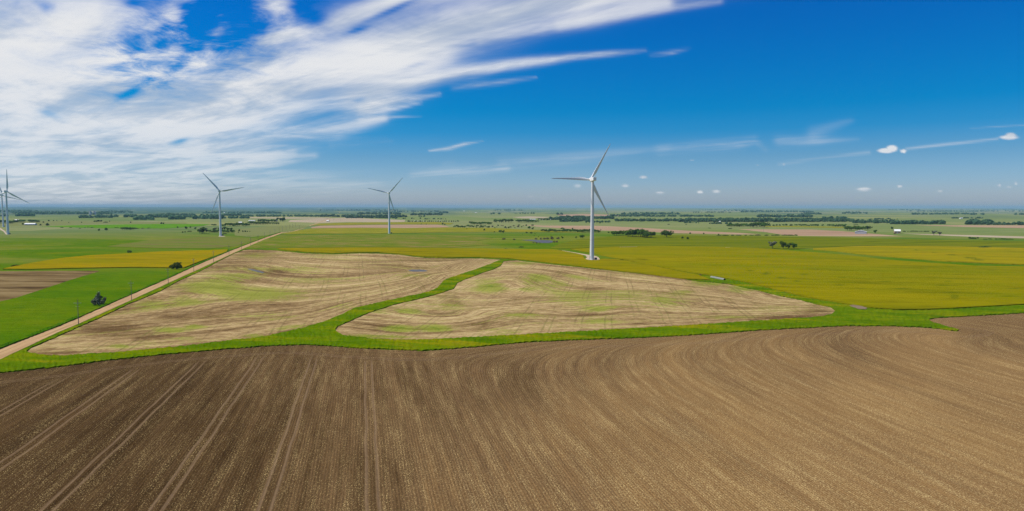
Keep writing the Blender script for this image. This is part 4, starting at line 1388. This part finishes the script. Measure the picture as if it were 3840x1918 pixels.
tree('round', 1751, 860.5, 4, 'small bush alone in the yellowing crop', 'bush')
tree('broadB', 1984, 860, 12, 'narrow dark tree in the brushy draw above the pond', 'tree')
tree('broadB', 1998, 863, 11, 'second narrow dark tree in the brushy draw above the pond', 'tree')
for (x, y, h, w) in [(1975, 875.5, 6, 1.6), (1992, 877, 7, 1.5), (2006, 879, 4, 1), (1960, 880, 3, 1), (2003, 885, 3, 1), (2019, 889, 3, 1)]:
    tree('round', x, y, h, 'dark round bush on the green slope above the pond', 'bush', 'bushes on the slope above the pond', w)
for (x, y, h) in [(1889, 900, 8), (1928, 901, 6), (2010, 899, 7), (2028, 899.5, 8), (2040, 899, 8), (2052, 899, 9), (2070, 899, 10), (2092, 898, 9), (2000, 913, 5), (2012, 914, 6), (2024, 914, 5), (2078, 911, 8), (2088, 910.5, 8)]:
    tree('dry', x, y, h, 'brownish leafless shrub on the shore of the pond', 'shrub', 'brown shrubs around the pond', 1.3)
for (x, y, h) in [(2069, 897, 11), (2109, 896.5, 10), (2160, 895.5, 9), (2178, 895, 14), (2186, 895, 15)]:
    tree('broadB', x, y, h, 'dark green tree beside the pond, before the contoured green field', 'tree', 'trees beside the pond')
singles = [(152, 847, 7, 'round'), (178, 848.5, 12, 'round'), (86, 844.5, 8, 'round'), (371, 867, 9, 'round'), (398, 865.5, 12, 'round'), (163, 836.5, 6, 'round'), (183, 831, 6, 'round'), (201, 830.5, 5, 'round'),
           (213, 830, 4, 'round'), (232, 829.5, 4, 'round'), (258, 836.5, 4, 'round'), (306, 837, 5, 'round'), (490, 837, 6, 'round'), (232, 855, 3, 'low'), (265, 855, 2.5, 'low'), (300, 858, 2.5, 'low'),
           (319, 855, 3, 'low'), (331, 854, 3, 'low'), (345, 855.5, 3, 'low'), (433, 855.5, 3, 'low'), (441, 855.5, 3, 'low'), (534, 858, 3, 'low'), (557, 857.5, 3, 'low'), (605, 841.5, 8, 'round'), (613, 841.5, 7, 'round'),
           (666, 856, 7, 'round'), (698, 860, 11, 'round'), (714, 856, 7, 'round'), (732, 862, 10, 'broadB'), (685, 874, 6, 'round'), (694, 873, 6, 'round'), (711, 869.5, 4, 'low'), (843, 878.5, 4, 'low'),
           (897, 869, 9, 'round'), (894, 874, 5, 'round'), (911, 871.5, 7, 'round'), (920, 871.5, 7, 'round'), (928, 871, 5, 'round'), (937, 870, 4, 'round'), (878, 869, 6, 'round'), (396, 835.5, 4, 'low'), (411, 833, 5, 'broadB'),
           (1580, 843, 4, 'round'), (1598, 843, 4, 'round'), (1660, 843.5, 8, 'round'), (1668, 845, 6, 'round'), (1803, 853, 4, 'low'), (1816, 866, 8, 'round'), (2588, 878.5, 7, 'round'), (2639, 880, 7, 'round'),
           (2695, 881, 4, 'low'), (2282, 874, 5, 'low'), (2250, 838, 4, 'low'), (2253, 863, 4, 'round'), (2507, 843, 3, 'low'), (2573, 843, 3, 'low'), (2738, 859.5, 4, 'low'), (2660, 857, 2.5, 'low'), (3206, 845, 3, 'low'),
           (3214, 845, 3, 'low'), (3252, 855, 8, 'round'), (3270, 856, 6, 'round'), (3265, 824, 4, 'low'), (3365, 824, 4, 'round'), (2147, 862.5, 8, 'round')]
for i, (x, y, h, k) in enumerate(singles):
    if x < 1200:
        tree(k, x, y, h, 'small dark bush dotted over the pasture left of the road', 'bush', 'lone bushes dotted over the left pastures')
    else:
        tree(k, x, y, h, 'small dark bush scattered over the fields beyond the wheat', 'bush', 'lone bushes scattered beyond the wheat')

def clump(x0, x1, y, n, hmin, hmax, keys, label, group, dy=2.0, cat='tree', wide=1.15):
    for i in range(n):
        x = x0 + (x1 - x0) * (i + .5 + random.uniform(-.3, .3)) / n
        tree(random.choice(keys), x, y + random.uniform(-dy, 0), random.uniform(hmin, hmax), label, cat, group, wide)

clump(2302, 2350, 884.5, 6, 16, 23, ['broadA', 'broadB', 'broadC'], 'dense green tree in the left part of the big dark grove', 'left half of the big grove', 2)
clump(2352, 2412, 890.5, 8, 22, 32, ['broadA', 'broadC', 'tall'], 'tall dark tree in the middle of the big dark grove', 'middle of the big grove', 3)
clump(2410, 2450, 892.5, 5, 19, 25, ['broadA', 'broadC'], 'dense green tree at the right end of the big dark grove', 'right end of the big grove', 2)
clump(2032, 2225, 872, 22, 8, 12, ['broadA', 'broadC', 'round'], 'low bushy tree in the dense hedgerow left of the largest turbine', 'hedgerow by the largest turbine', 4, wide=1.4)
clump(2160, 2246, 873.5, 9, 9, 12, ['broadA', 'broadC'], 'bushy tree in the near end of the hedgerow by the largest turbine', 'near end of the hedgerow', 2, wide=1.4)
tree('broadA', 2109, 862.5, 9, 'round tree rising out of the top of the hedgerow', 'tree', None, 1.3)
clump(744, 776, 877, 5, 18, 26, ['broadB', 'open', 'tall'], 'tall greyish tree in the clump left of the second turbine', 'clump left of the second turbine', 2)
clump(782, 880, 874, 11, 8, 13, ['broadA', 'round', 'broadC'], 'bushy tree in the low clump at the foot of the second turbine', 'low clump behind the second turbine', 1.5, wide=1.3)
clump(795, 870, 866, 7, 9, 14, ['broadB', 'open'], 'taller tree at the back of the clump behind the second turbine', 'back of the clump behind the second turbine', 3)
clump(791, 811, 847.5, 3, 6, 8, ['broadA', 'broadC'], 'tree in the small grove just left of the second tower', 'small grove left of the second tower', 1)
clump(834, 937, 850.5, 15, 9, 14, ['broadA', 'broadB', 'broadC'], 'tree of the farmstead grove right of the second turbine', 'farmstead grove', 3, wide=1.2)
clump(935, 1006, 843, 11, 9, 12, ['broadA', 'broadC'], 'tree in the shelterbelt right of the farmstead grove', 'shelterbelt right of the farmstead', 1.5, wide=1.25)
clump(1008, 1050, 843, 5, 8, 10, ['broadB', 'broadA'], 'tree at the thin right end of the shelterbelt', 'thin end of the shelterbelt', .8)
clump(966, 1040, 832.5, 12, 8, 11, ['broadC', 'cedar', 'broadA'], 'dark tree in the grove around the white house', 'grove around the white house', 1, wide=1.3)
clump(1038, 1068, 832.5, 4, 14, 18, ['tall', 'broadB'], 'tall tree at the right end of the white house grove', 'tall trees by the white house', .8, wide=1.3)
clump(457, 502, 863.5, 7, 8, 12, ['broadA', 'round', 'broadC'], 'tree in the oval grove at the edge of the bright green field', 'oval grove in the bright green field', 1.2, wide=1.2)
clump(502, 516, 859, 3, 3, 5, ['low'], 'low shrub at the right tip of the oval grove', 'shrubs by the oval grove', .5, 'shrub')
clump(353, 384, 833.5, 4, 6, 9, ['broadA', 'round'], 'tree of the small dark clump beyond the bright green field', 'small clump beyond the green field', 1, wide=1.3)
clump(-4, 24, 839, 6, 10, 14, ['broadA', 'broadC'], 'dark tree behind the towers at the left edge', 'trees behind the left-edge towers', 2, wide=1.3)
clump(32, 50, 840.5, 4, 9, 13, ['broadA', 'broadC'], 'dark tree just right of the left-edge towers', 'trees right of the left-edge towers', 1, wide=1.3)
clump(48, 92, 835.5, 11, 6, 11, ['broadA', 'cedar', 'round'], 'dark tree of the farmyard at far left', 'farmyard trees at far left', 2, wide=1.3)
clump(110, 143, 836, 7, 9, 12, ['broadA', 'broadC'], 'dark tree behind the long low barn', 'trees behind the long low barn', 2, wide=1.2)
clump(1526, 1720, 833.5, 24, 3.5, 6.5, ['cedar', 'round'], 'dark cedar in the long windbreak behind the tan field', 'windbreak cedars', 1, wide=1.5)
clump(1760, 1842, 843.5, 10, 8, 12, ['broadA', 'broadC'], 'bushy tree in the belt above the brushy draw', 'belt above the brushy draw', 2, wide=1.3)
clump(1698, 1836, 856, 20, 6, 10, ['broadA', 'round', 'broadB'], 'bush or small tree in the brushy draw left of the pond', 'brushy draw', 5, wide=1.2)
clump(1842, 2000, 858, 20, 4, 8, ['round', 'broadA', 'dry'], 'bush in the right part of the brushy draw', 'right part of the brushy draw', 10, 'bush', 1.2)
clump(1850, 1920, 836.5, 8, 12, 16, ['broadA', 'broadB', 'tall'], 'tall dark tree above the brushy draw', 'tall trees above the brushy draw', 1.5, wide=1.2)
clump(1940, 2000, 835.5, 9, 10, 13, ['broadA', 'broadC'], 'dark tree in front of the very long white shed', 'trees in front of the very long shed', 1.2, wide=1.3)
clump(2002, 2019, 835, 3, 7, 9, ['broadA'], 'tree at the right end before the very long shed', 'right end trees by the very long shed', 1)
clump(2018, 2062, 827, 8, 7, 9, ['cedar', 'broadA'], 'dark tree behind the bright white barn', 'trees behind the bright white barn', .8, wide=1.4)
clump(2728, 2812, 852, 12, 9, 14, ['broadA', 'broadC'], 'tree in the left half of the long grove above the pale field', 'left half of the long grove', 3, wide=1.3)
clump(2812, 2870, 854, 9, 12, 20, ['broadA', 'broadC', 'broadB'], 'large tree in the right half of the long grove above the pale field', 'right half of the long grove', 3, wide=1.3)
clump(2860, 3075, 849, 18, 5, 8, ['broadA', 'round'], 'low tree in the belt running right from the long grove', 'belt right of the long grove', 2, wide=1.4)
clump(3000, 3090, 850, 6, 6, 9, ['broadA', 'broadB'], 'tree at the right end of the low belt', 'right end of the low belt', 1.5, wide=1.2)
clump(3106, 3175, 853, 7, 9, 14, ['broadA', 'broadB'], 'tree in the gap between the low belt and the shed grove', 'trees left of the shed grove', 3, wide=1.2)
clump(3176, 3260, 866, 12, 13, 18, ['broadA', 'broadC', 'tall'], 'dark tree in the grove behind the metal shed', 'grove behind the metal shed', 3, wide=1.2)
clump(3385, 3485, 870, 9, 2.5, 4, ['low'], 'low shrub in the thin hedge right of the tan barn', 'thin hedge right of the tan barn', .8, 'shrub')
clump(3630, 3672, 897, 3, 6, 9, ['round', 'low'], 'dark bush on the green field at far right', 'bushes on the far right green field', 1, 'bush')
clump(3680, 3800, 899, 6, 3, 5, ['low'], 'flat shrub on the green field at far right', 'flat shrubs at far right', 1, 'shrub', 1.5)
clump(2690, 3000, 884.5, 13, 2.5, 4.5, ['low'], 'low dark shrub in the thin hedge below the pale field', 'thin hedge below the pale field', .8, 'shrub', 1.6)

# ------------------------------------------------------------------ far woods, too many trees to count
def woods(bands, seed):
    rs = np.random.RandomState(seed)
    V, F = [], []
    for (x0, x1, yb, depth, hh, dn) in bands:
        n = int((x1 - x0) * dn)
        for i in range(n):
            px = rs.uniform(x0, x1)
            if math.sin(px * .31 + yb) + math.sin(px * .13 + 2 * yb) < -1.15 and depth < 3:
                continue
            e = min(1, (px - x0) / 12, (x1 - px) / 12)
            py = yb - rs.rand() * depth * max(.25, e)
            X, Y = gp(px, py)
            z = float(H(np.array(X), np.array(Y)))
            D = math.hypot(X, Y)
            h = hh * rs.uniform(.5, 1.3) * D / FPX
            h = min(h, 17)
            w = h * rs.uniform(.45, .75)
            # a lumpy crown of leaf clusters
            k = 26 if D < 5000 else 14
            for j in range(k):
                d = rs.normal(size=3)
                d /= np.linalg.norm(d)
                c = np.array([X, Y, z + h * .52]) + d * np.array([w, w, h * .45])
                nn = d + rs.normal(size=3) * .3
                nn /= np.linalg.norm(nn)
                a = np.cross(nn, [0.2, .1, 1])
                a /= np.linalg.norm(a) + 1e-9
                b = np.cross(nn, a)
                s = h * rs.uniform(.22, .36)
                o = len(V)
                V.extend([c - a * s - b * s * .5, c + a * s * .3 - b * s, c + a * s + b * s * .6, c - a * s * .4 + b * s])
                F.append((o, o + 1, o + 2, o + 3))
    o = link('distant_wood', mesh('distant_wood', V, F), LEAFF)
    o['kind'] = 'stuff'
    o['label'] = 'far belts and woods of dark trees across the plain'
    return o

woods([(-150, 50, 797, 3.5, 5, .55), (40, 130, 803, 4, 6, .6), (40, 140, 796, 3, 5, .6), (60, 125, 812.5, 3, 7, .5), (0, 30, 813, 2, 7, .5), (120, 345, 805.5, 7, 6, .9), (345, 420, 806, 7, 6, .8), (400, 500, 800, 6, 5, .7), (300, 345, 818.5, 1.5, 7, .45), (345, 418, 818, 1.5, 8, .5),
       (428, 442, 815, 1.5, 6, .4), (464, 508, 816, 2, 8, .5), (500, 575, 826, 3, 10, .42), (520, 560, 819, 2, 8, .4), (560, 640, 818, 5, 9, .6), (636, 688, 824, 4, 11, .5), (686, 735, 817, 3, 7, .5), (728, 832, 822.5, 6, 11, .62), (600, 730, 809, 3, 5, .6),
       (832, 880, 811, 3, 6, .5), (840, 932, 820.5, 1.5, 7, .45), (860, 910, 810.5, 2.5, 7, .5), (905, 1245, 813.5, 1.5, 5.5, .55), (760, 1050, 801, 3, 4.5, .55), (1000, 1060, 801, 2, 4, .4)], 31)
woods([(1200, 1262, 814, 1.5, 7, .6), (1264, 1350, 815, 2.5, 7, .7), (1300, 1490, 819.5, 5, 8, .75), (1340, 1500, 805, 2.5, 6, .6), (1482, 1524, 816, 4, 8, .5), (1540, 1595, 808.5, 1.5, 7, .45), (1600, 1672, 808.5, 2, 7, .45), (1645, 1680, 800.5, 2, 6, .5),
       (1565, 1640, 814, 1, 4, .2), (1480, 1600, 822, 1, 4, .12), (1590, 1680, 823.5, 1, 3.5, .25), (1400, 1650, 796, 2, 4, .4), (1200, 1500, 791, 2, 4, .4), (1840, 1880, 805, 2.5, 5, .4), (1930, 2010, 803, 1.2, 4, .3), (2060, 2215, 826, 3, 9, .7),
       (2100, 2215, 833, 4, 9, .55), (2090, 2300, 822.5, 4, 8, .7), (1850, 1960, 791, 2, 4, .4), (2195, 2290, 836, 2, 6, .25), (2310, 2445, 831, 2.5, 8, .55), (2090, 2115, 806.5, 1, 6, .5)], 32)
woods([(2290, 2445, 813.5, 4, 6, .65), (2330, 2550, 806, 5, 5, .65), (2440, 2676, 814, 1.5, 5.5, .55), (2400, 2620, 831.5, 2.5, 8, .6), (2550, 3045, 833.5, 3.5, 10, .62), (2560, 2620, 838, 1, 4, .4), (2660, 2740, 841, 1.5, 5, .35), (2780, 3050, 797, 3, 4.5, .6),
       (2840, 3045, 816.5, 4.5, 7, .6), (2600, 2740, 799, 1.5, 3.5, .4), (2620, 2800, 790, 2, 3, .5), (3000, 3200, 833.5, 6, 8, .62), (3000, 3080, 806, 5, 5, .6), (3160, 3250, 803, 4, 5, .55), (3080, 3180, 822, 3, 6, .35), (3200, 3362, 838.5, 5, 8, .55), (3340, 3545, 842, 3, 9, .6), (3275, 3343, 823.5, 1, 3.5, .6),
       (3420, 3500, 806.5, 3, 5, .5), (3500, 3640, 805, 2, 4.5, .5), (3330, 3450, 788.5, 2, 3.5, .55), (3400, 3840, 794.5, 1.5, 3.5, .4), (3640, 3690, 807, 2.5, 5, .45), (3570, 3685, 820.5, 1, 4, .35), (3625, 3715, 843.5, 3, 12, .45), (3700, 3812, 844.5, 1.5, 7, .4),
       (3820, 3860, 845, 3, 10, .4), (3800, 3840, 807, 2, 5, .5), (2700, 2900, 793, 2, 3.5, .4), (3600, 3860, 788, 1, 3, .4)], 33)

# ------------------------------------------------------------------ clouds on a sky dome
def seg_gauss(px, py, strokes):
    keep = np.ones(len(px))
    for pts in strokes:
        best = np.zeros(len(px))
        for (x0, y0, w0, a0), (x1, y1, w1, a1) in zip(pts[:-1], pts[1:]):
            dx, dy = x1 - x0, y1 - y0
            t = np.clip(((px - x0) * dx + (py - y0) * dy) / (dx * dx + dy * dy), 0, 1)
            d = np.hypot(px - x0 - t * dx, py - y0 - t * dy)
            w = w0 + (w1 - w0) * t
            best = np.maximum(best, (a0 + (a1 - a0) * t) * np.exp(-(d / w) ** 2))
        keep *= 1 - np.clip(best, 0, 1)
    return 1 - keep

def build_sky():
    RD = 75000.0
    gx = np.concatenate([np.linspace(-6000, -200, 60)[:-1], np.arange(-200, 4040, 10), np.linspace(4040, 9000, 50)])
    gy = np.concatenate([np.linspace(-6000, -120, 70)[:-1], np.arange(-120, 440, 10), np.arange(440, 786, 6), [789]])
    PX, PY = np.meshgrid(gx, gy)
    px, py = PX.ravel(), PY.ravel()
    d = dirs(px, py)
    sub = np.zeros(len(px))
    mass = seg_gauss(px, py, [
        [(-900, 600, 330, 1), (100, 480, 250, 1), (500, 470, 220, 1), (900, 370, 190, 1), (1300, 240, 150, 1), (1700, 110, 105, 1), (2050, 20, 75, .95), (2500, -60, 60, .8), (3300, -180, 60, .7)],
        [(-700, 200, 330, 1), (150, 170, 280, 1), (350, 130, 200, 1)],
        [(560, 210, 90, .75), (480, 330, 110, .8), (300, 400, 160, .9)],
        [(700, 250, 60, .5), (900, 205, 55, .8), (1100, 130, 50, .95), (1350, 50, 40, .95), (1560, -20, 40, .9), (1900, -110, 50, .9)],
        [(1350, 350, 90, .85), (1500, 260, 80, .8), (1650, 200, 60, .6)],
        [(600, 560, 110, .55), (1000, 540, 50, .5), (1250, 490, 35, .5), (1440, 445, 16, .5)],
        [(1380, 345, 40, .7), (1500, 318, 32, .9), (1700, 280, 27, .85), (1900, 245, 22, .8), (2150, 212, 14, .75), (2300, 200, 12, .6), (2420, 190, 9, .3)],
        [(2440, 208, 9, .25), (2520, 198, 9, .5), (2590, 182, 7, .1)],
        [(1700, 330, 12, .25), (1790, 318, 13, .45), (1900, 305, 11, .45), (2010, 290, 7, .3)],
        [(1380, 400, 30, .7), (1520, 375, 16, .6), (1650, 353, 8, .4)],
        [(1350, 420, 12, .5), (1480, 408, 8, .35), (1580, 385, 5, .25)],
        [(1350, 450, 9, .35), (1480, 440, 5, .35), (1580, 437, 4, .2)],
        [(2100, 95, 22, .4), (2400, 50, 16, .35), (2700, 5, 14, .3)],
        [(1800, 150, 18, .4), (2000, 115, 20, .45), (2200, 70, 30, .5), (2500, 10, 25, .5)],
        [(650, 60, 50, .8), (690, 20, 45, .9)], [(820, 130, 32, .6), (830, 60, 22, .5)], [(780, 165, 18, .4), (900, 40, 10, .35)],
        [(1040, 30, 55, .75), (1000, -20, 60, .6)], [(950, 70, 60, .22), (970, 150, 60, .25)],
        [(640, 180, 30, .6), (720, 90, 24, .5)], [(560, 260, 40, .5), (650, 200, 24, .5)],
        [(1240, 545, 12, .2), (1470, 530, 9, .28)], [(1200, 527, 10, .15), (1450, 518, 6, .2)],
        [(1608, 566, 5, .5), (1690, 556, 8, .75), (1740, 542, 7, .85), (1812, 530, 3, .5)],
        [(1550, 655, 22, .3), (1750, 640, 24, .35), (1900, 632, 16, .3)],
        [(1700, 605, 10, .15), (1660, 612, 6, .2)], [(1880, 615, 26, .2), (2100, 600, 26, .3), (2330, 575, 22, .22), (2500, 560, 18, .12)],
        [(2480, 562, 26, .2), (2770, 545, 26, .36), (2830, 530, 20, .3), (2870, 560, 14, .2)], [(2920, 532, 24, .3), (3080, 530, 16, .32), (3220, 525, 12, .12)], [(3050, 500, 30, .2), (3190, 450, 18, .15)],
        [(2920, 616, 8, .35), (2990, 607, 9, .4), (3060, 595, 8, .3), (3260, 573, 8, .3)], [(3400, 560, 7, .35), (3560, 540, 7, .42), (3740, 522, 6, .45)], [(3640, 482, 5, .15), (3760, 474, 4, .3), (3900, 467, 4, .3)],
        [(-100, 700, 100, .75), (300, 700, 90, .72), (700, 680, 70, .55), (1000, 670, 50, .35), (1400, 690, 40, .2)],
        [(700, 640, 34, .5), (1000, 610, 26, .5), (1180, 585, 16, .3)], [(500, 740, 40, .25), (900, 730, 40, .2), (1500, 700, 40, .12)],
        [(850, 600, 26, .5), (1100, 570, 14, .35)]])
    # open blue between the bands
    for (x, y, rx, ry, a, t) in [(760, 120, 170, 120, .25, 0), (700, 25, 40, 25, 1, 0), (500, 12, 35, 14, .8, 0), (745, 90, 45, 65, .9, 0), (610, 110, 30, 14, .9, -.2), (900, 110, 60, 60, .9, -.2), (630, 165, 60, 16, .8, -.2), (1180, 70, 60, 35, .9, -.3), (860, 20, 60, 30, .9, 0), (1130, 20, 30, 30, .7, 0),
                              (490, 345, 55, 16, .75, -.5), (560, 300, 35, 14, .6, -.5), (665, 250, 40, 14, .7, -.5), (1340, 112, 40, 9, .8, -.3), (1480, 35, 110, 12, .7, -.4), (675, 530, 40, 10, .9, -.25), (170, 25, 35, 20, .4, .4), (400, 170, 60, 10, .4, -.2), (420, 250, 60, 18, .35, 0), (190, 430, 60, 14, .35, .3),
                              (960, 95, 40, 25, .6, 0), (1060, 65, 24, 14, .5, 0), (820, 185, 30, 12, .6, 0), (1560, 245, 60, 10, .4, -.3), (1350, 375, 30, 10, .35, -.2)]:
        dx, dy = px - x, py - y
        c, s_ = math.cos(t), math.sin(t)
        u, v = dx * c + dy * s_, -dx * s_ + dy * c
        mass *= 1 - a * np.exp(-((u / rx) ** 2 + (v / ry) ** 2))
    mass *= sm(-5500, -2500, px) * sm(-4500, -1500, py)
    cum = np.zeros(len(px))
    for (x, y, rx, ry, a) in [(3322, 566, 34, 10, 1.1), (3345, 558, 24, 14, 1.1), (3388, 568, 13, 9, 1.), (3783, 516, 40, 10, 1.), (3790, 508, 24, 11, 1.), (3240, 711, 34, 9, .8), (3245, 706, 15, 8, .5), (2413, 665, 18, 7, .9), (2345, 697, 18, 9, .7),
                              (2475, 724, 22, 6, .8), (2625, 721, 14, 7, .9), (2686, 719, 20, 8, .7), (2797, 721, 10, 5, .5), (3374, 700, 12, 6, .9), (3748, 697, 10, 8, .75), (3785, 702, 16, 6, .55), (3810, 688, 10, 9, .7), (3526, 718, 13, 7, .65), (1990, 738, 16, 9, .45),
                              (2165, 698, 20, 10, .55), (2940, 617, 10, 5, .7), (3405, 663, 10, 4, .35), (2595, 602, 10, 5, .55), (2843, 620, 9, 5, .5), (3115, 601, 8, 4, .4), (2040, 743, 14, 8, .4)]:
        cum = np.maximum(cum, a * np.exp(-(((px - x) / rx) ** 2 + ((py - y) / ry) ** 2) ** 1.3))
    n, k = len(gx), len(gy)
    V = np.array([0, 0, CAM_H]) + d * RD
    F = [(i * n + j, i * n + j + 1, (i + 1) * n + j + 1, (i + 1) * n + j) for i in range(k - 1) for j in range(n - 1)]
    me = mesh('sky', V, F)
    wsp = np.exp(-(((px - 800) / 330) ** 2 + ((py - 120) / 190) ** 2)) + .7 * np.exp(-(((px - 480) / 180) ** 2 + ((py - 270) / 120) ** 2)) + .25 * np.exp(-(((px - 150) / 260) ** 2 + ((py - 120) / 200) ** 2))
    for nm, val in (('mass', mass), ('puff', cum), ('wisp', np.clip(wsp, 0, 1))):
        at = me.attributes.new(nm, 'FLOAT', 'POINT')
        at.data.foreach_set('value', np.asarray(val, np.float32))
    m = M('thin_high_cloud')
    m.t.nodes.remove(m.b)
    geo = m.pos()
    sub_ = m.n('ShaderNodeVectorMath', operation='SUBTRACT')
    m.t.links.new(geo, sub_.inputs[0])
    sub_.inputs[1].default_value = (0, 0, CAM_H)
    nv = m.n('ShaderNodeVectorMath', operation='NORMALIZE')
    m.t.links.new(sub_.outputs[0], nv.inputs[0])
    x, y, z = m.sep(nv.outputs[0])
    iz = m.op('DIVIDE', 1., m.op('ADD', m.op('MAXIMUM', z, 0.), .045))
    q = m.xyz(m.op('MULTIPLY', x, iz), m.op('MULTIPLY', y, iz), 0.)
    rot = R(-47)
    fib = m.noise(m.map(q, rot, (2.6, .40, 1)), 1, 7, .58, .35)
    fine = m.noise(m.map(q, rot, (13., 2.6, 1)), 1, 6, .66, .6)
    lump = m.noise(m.map(q, rot, (1.3, .7, 1)), 1, 5, .6, .5)
    mass_ = m.attr('mass')
    wisp = m.attr('wisp')
    iso = m.noise(m.map(q, rot, (3.2, 2.2, 1)), 1, 9, .68, .55)
    tex = m.op('ADD', m.op('MULTIPLY', fib, .42), m.op('ADD', m.op('MULTIPLY', fine, .12), m.op('MULTIPLY', lump, .56)))
    e = m.op('ADD', mass_, m.op('MULTIPLY', m.op('SUBTRACT', tex, .55), m.op('MULTIPLY', m.op('MULTIPLY', mass_, m.op('SUBTRACT', 1.22, mass_)), 3.4)))
    e = m.op('ADD', e, m.op('MULTIPLY', m.op('MULTIPLY', m.op('SUBTRACT', iso, .55), wisp), 3.8))
    al = m.rng(e, -.02, 1.12, 0, 1.)
    tex2 = m.rng(tex, .42, .62, .80, 1.0)
    tex2 = m.op('MULTIPLY', tex2, m.rng(z, .16, .02, 1., .78))
    al = m.op('MULTIPLY', al, tex2)
    pn = m.noise(m.map(nv.outputs[0], 0, (130, 130, 190)), 1, 5, .65)
    pu = m.rng(m.op('ADD', m.attr('puff'), m.op('MULTIPLY', m.op('SUBTRACT', pn, .5), m.op('MINIMUM', m.op('MULTIPLY', m.attr('puff'), 1.2), .6))), .15, .75, 0, .9)
    pu = m.op('MULTIPLY', pu, m.op('MINIMUM', m.op('MULTIPLY', m.attr('puff'), 1.2), 1.))
    both = m.op('SUBTRACT', 1., m.op('MULTIPLY', m.op('SUBTRACT', 1., al), m.op('SUBTRACT', 1., pu)))
    em = m.n('ShaderNodeEmission')
    cc = m.mix(m.rng(m.op('ADD', m.op('MULTIPLY', tex, .6), m.op('MULTIPLY', lump, .4)), .40, .60), (.52, .58, .66), (.80, .81, .83))
    m.set(em.inputs[0], cc)
    em.inputs[1].default_value = 1.0
    tr = m.n('ShaderNodeBsdfTransparent')
    ms = m.n('ShaderNodeMixShader')
    m.t.links.new(both, ms.inputs[0])
    m.t.links.new(tr.outputs[0], ms.inputs[1])
    m.t.links.new(em.outputs[0], ms.inputs[2])
    m.t.links.new(ms.outputs[0], m.out.inputs[0])
    m.m.cycles.emission_sampling = 'NONE'
    struct(link('sky', me, m.m, smooth=True))

build_sky()

# ------------------------------------------------------------------ haze
hz = M('summer_haze')
hz.t.nodes.remove(hz.b)
pv = hz.n('ShaderNodeVolumePrincipled')
pv.inputs['Color'].default_value = (.33, .57, .78, 1)
pv.inputs['Density'].default_value = 4.0e-5
pv.inputs['Anisotropy'].default_value = 0.0
hz.t.links.new(pv.outputs[0], hz.out.inputs['Volume'])
hb = BM()
hb.box(-47500, -47500, -60, 47500, 47500, 150)
ho = hb.build('haze', hz.m)
ho['kind'] = 'stuff'
ho['label'] = 'pale blue summer haze over the plain'
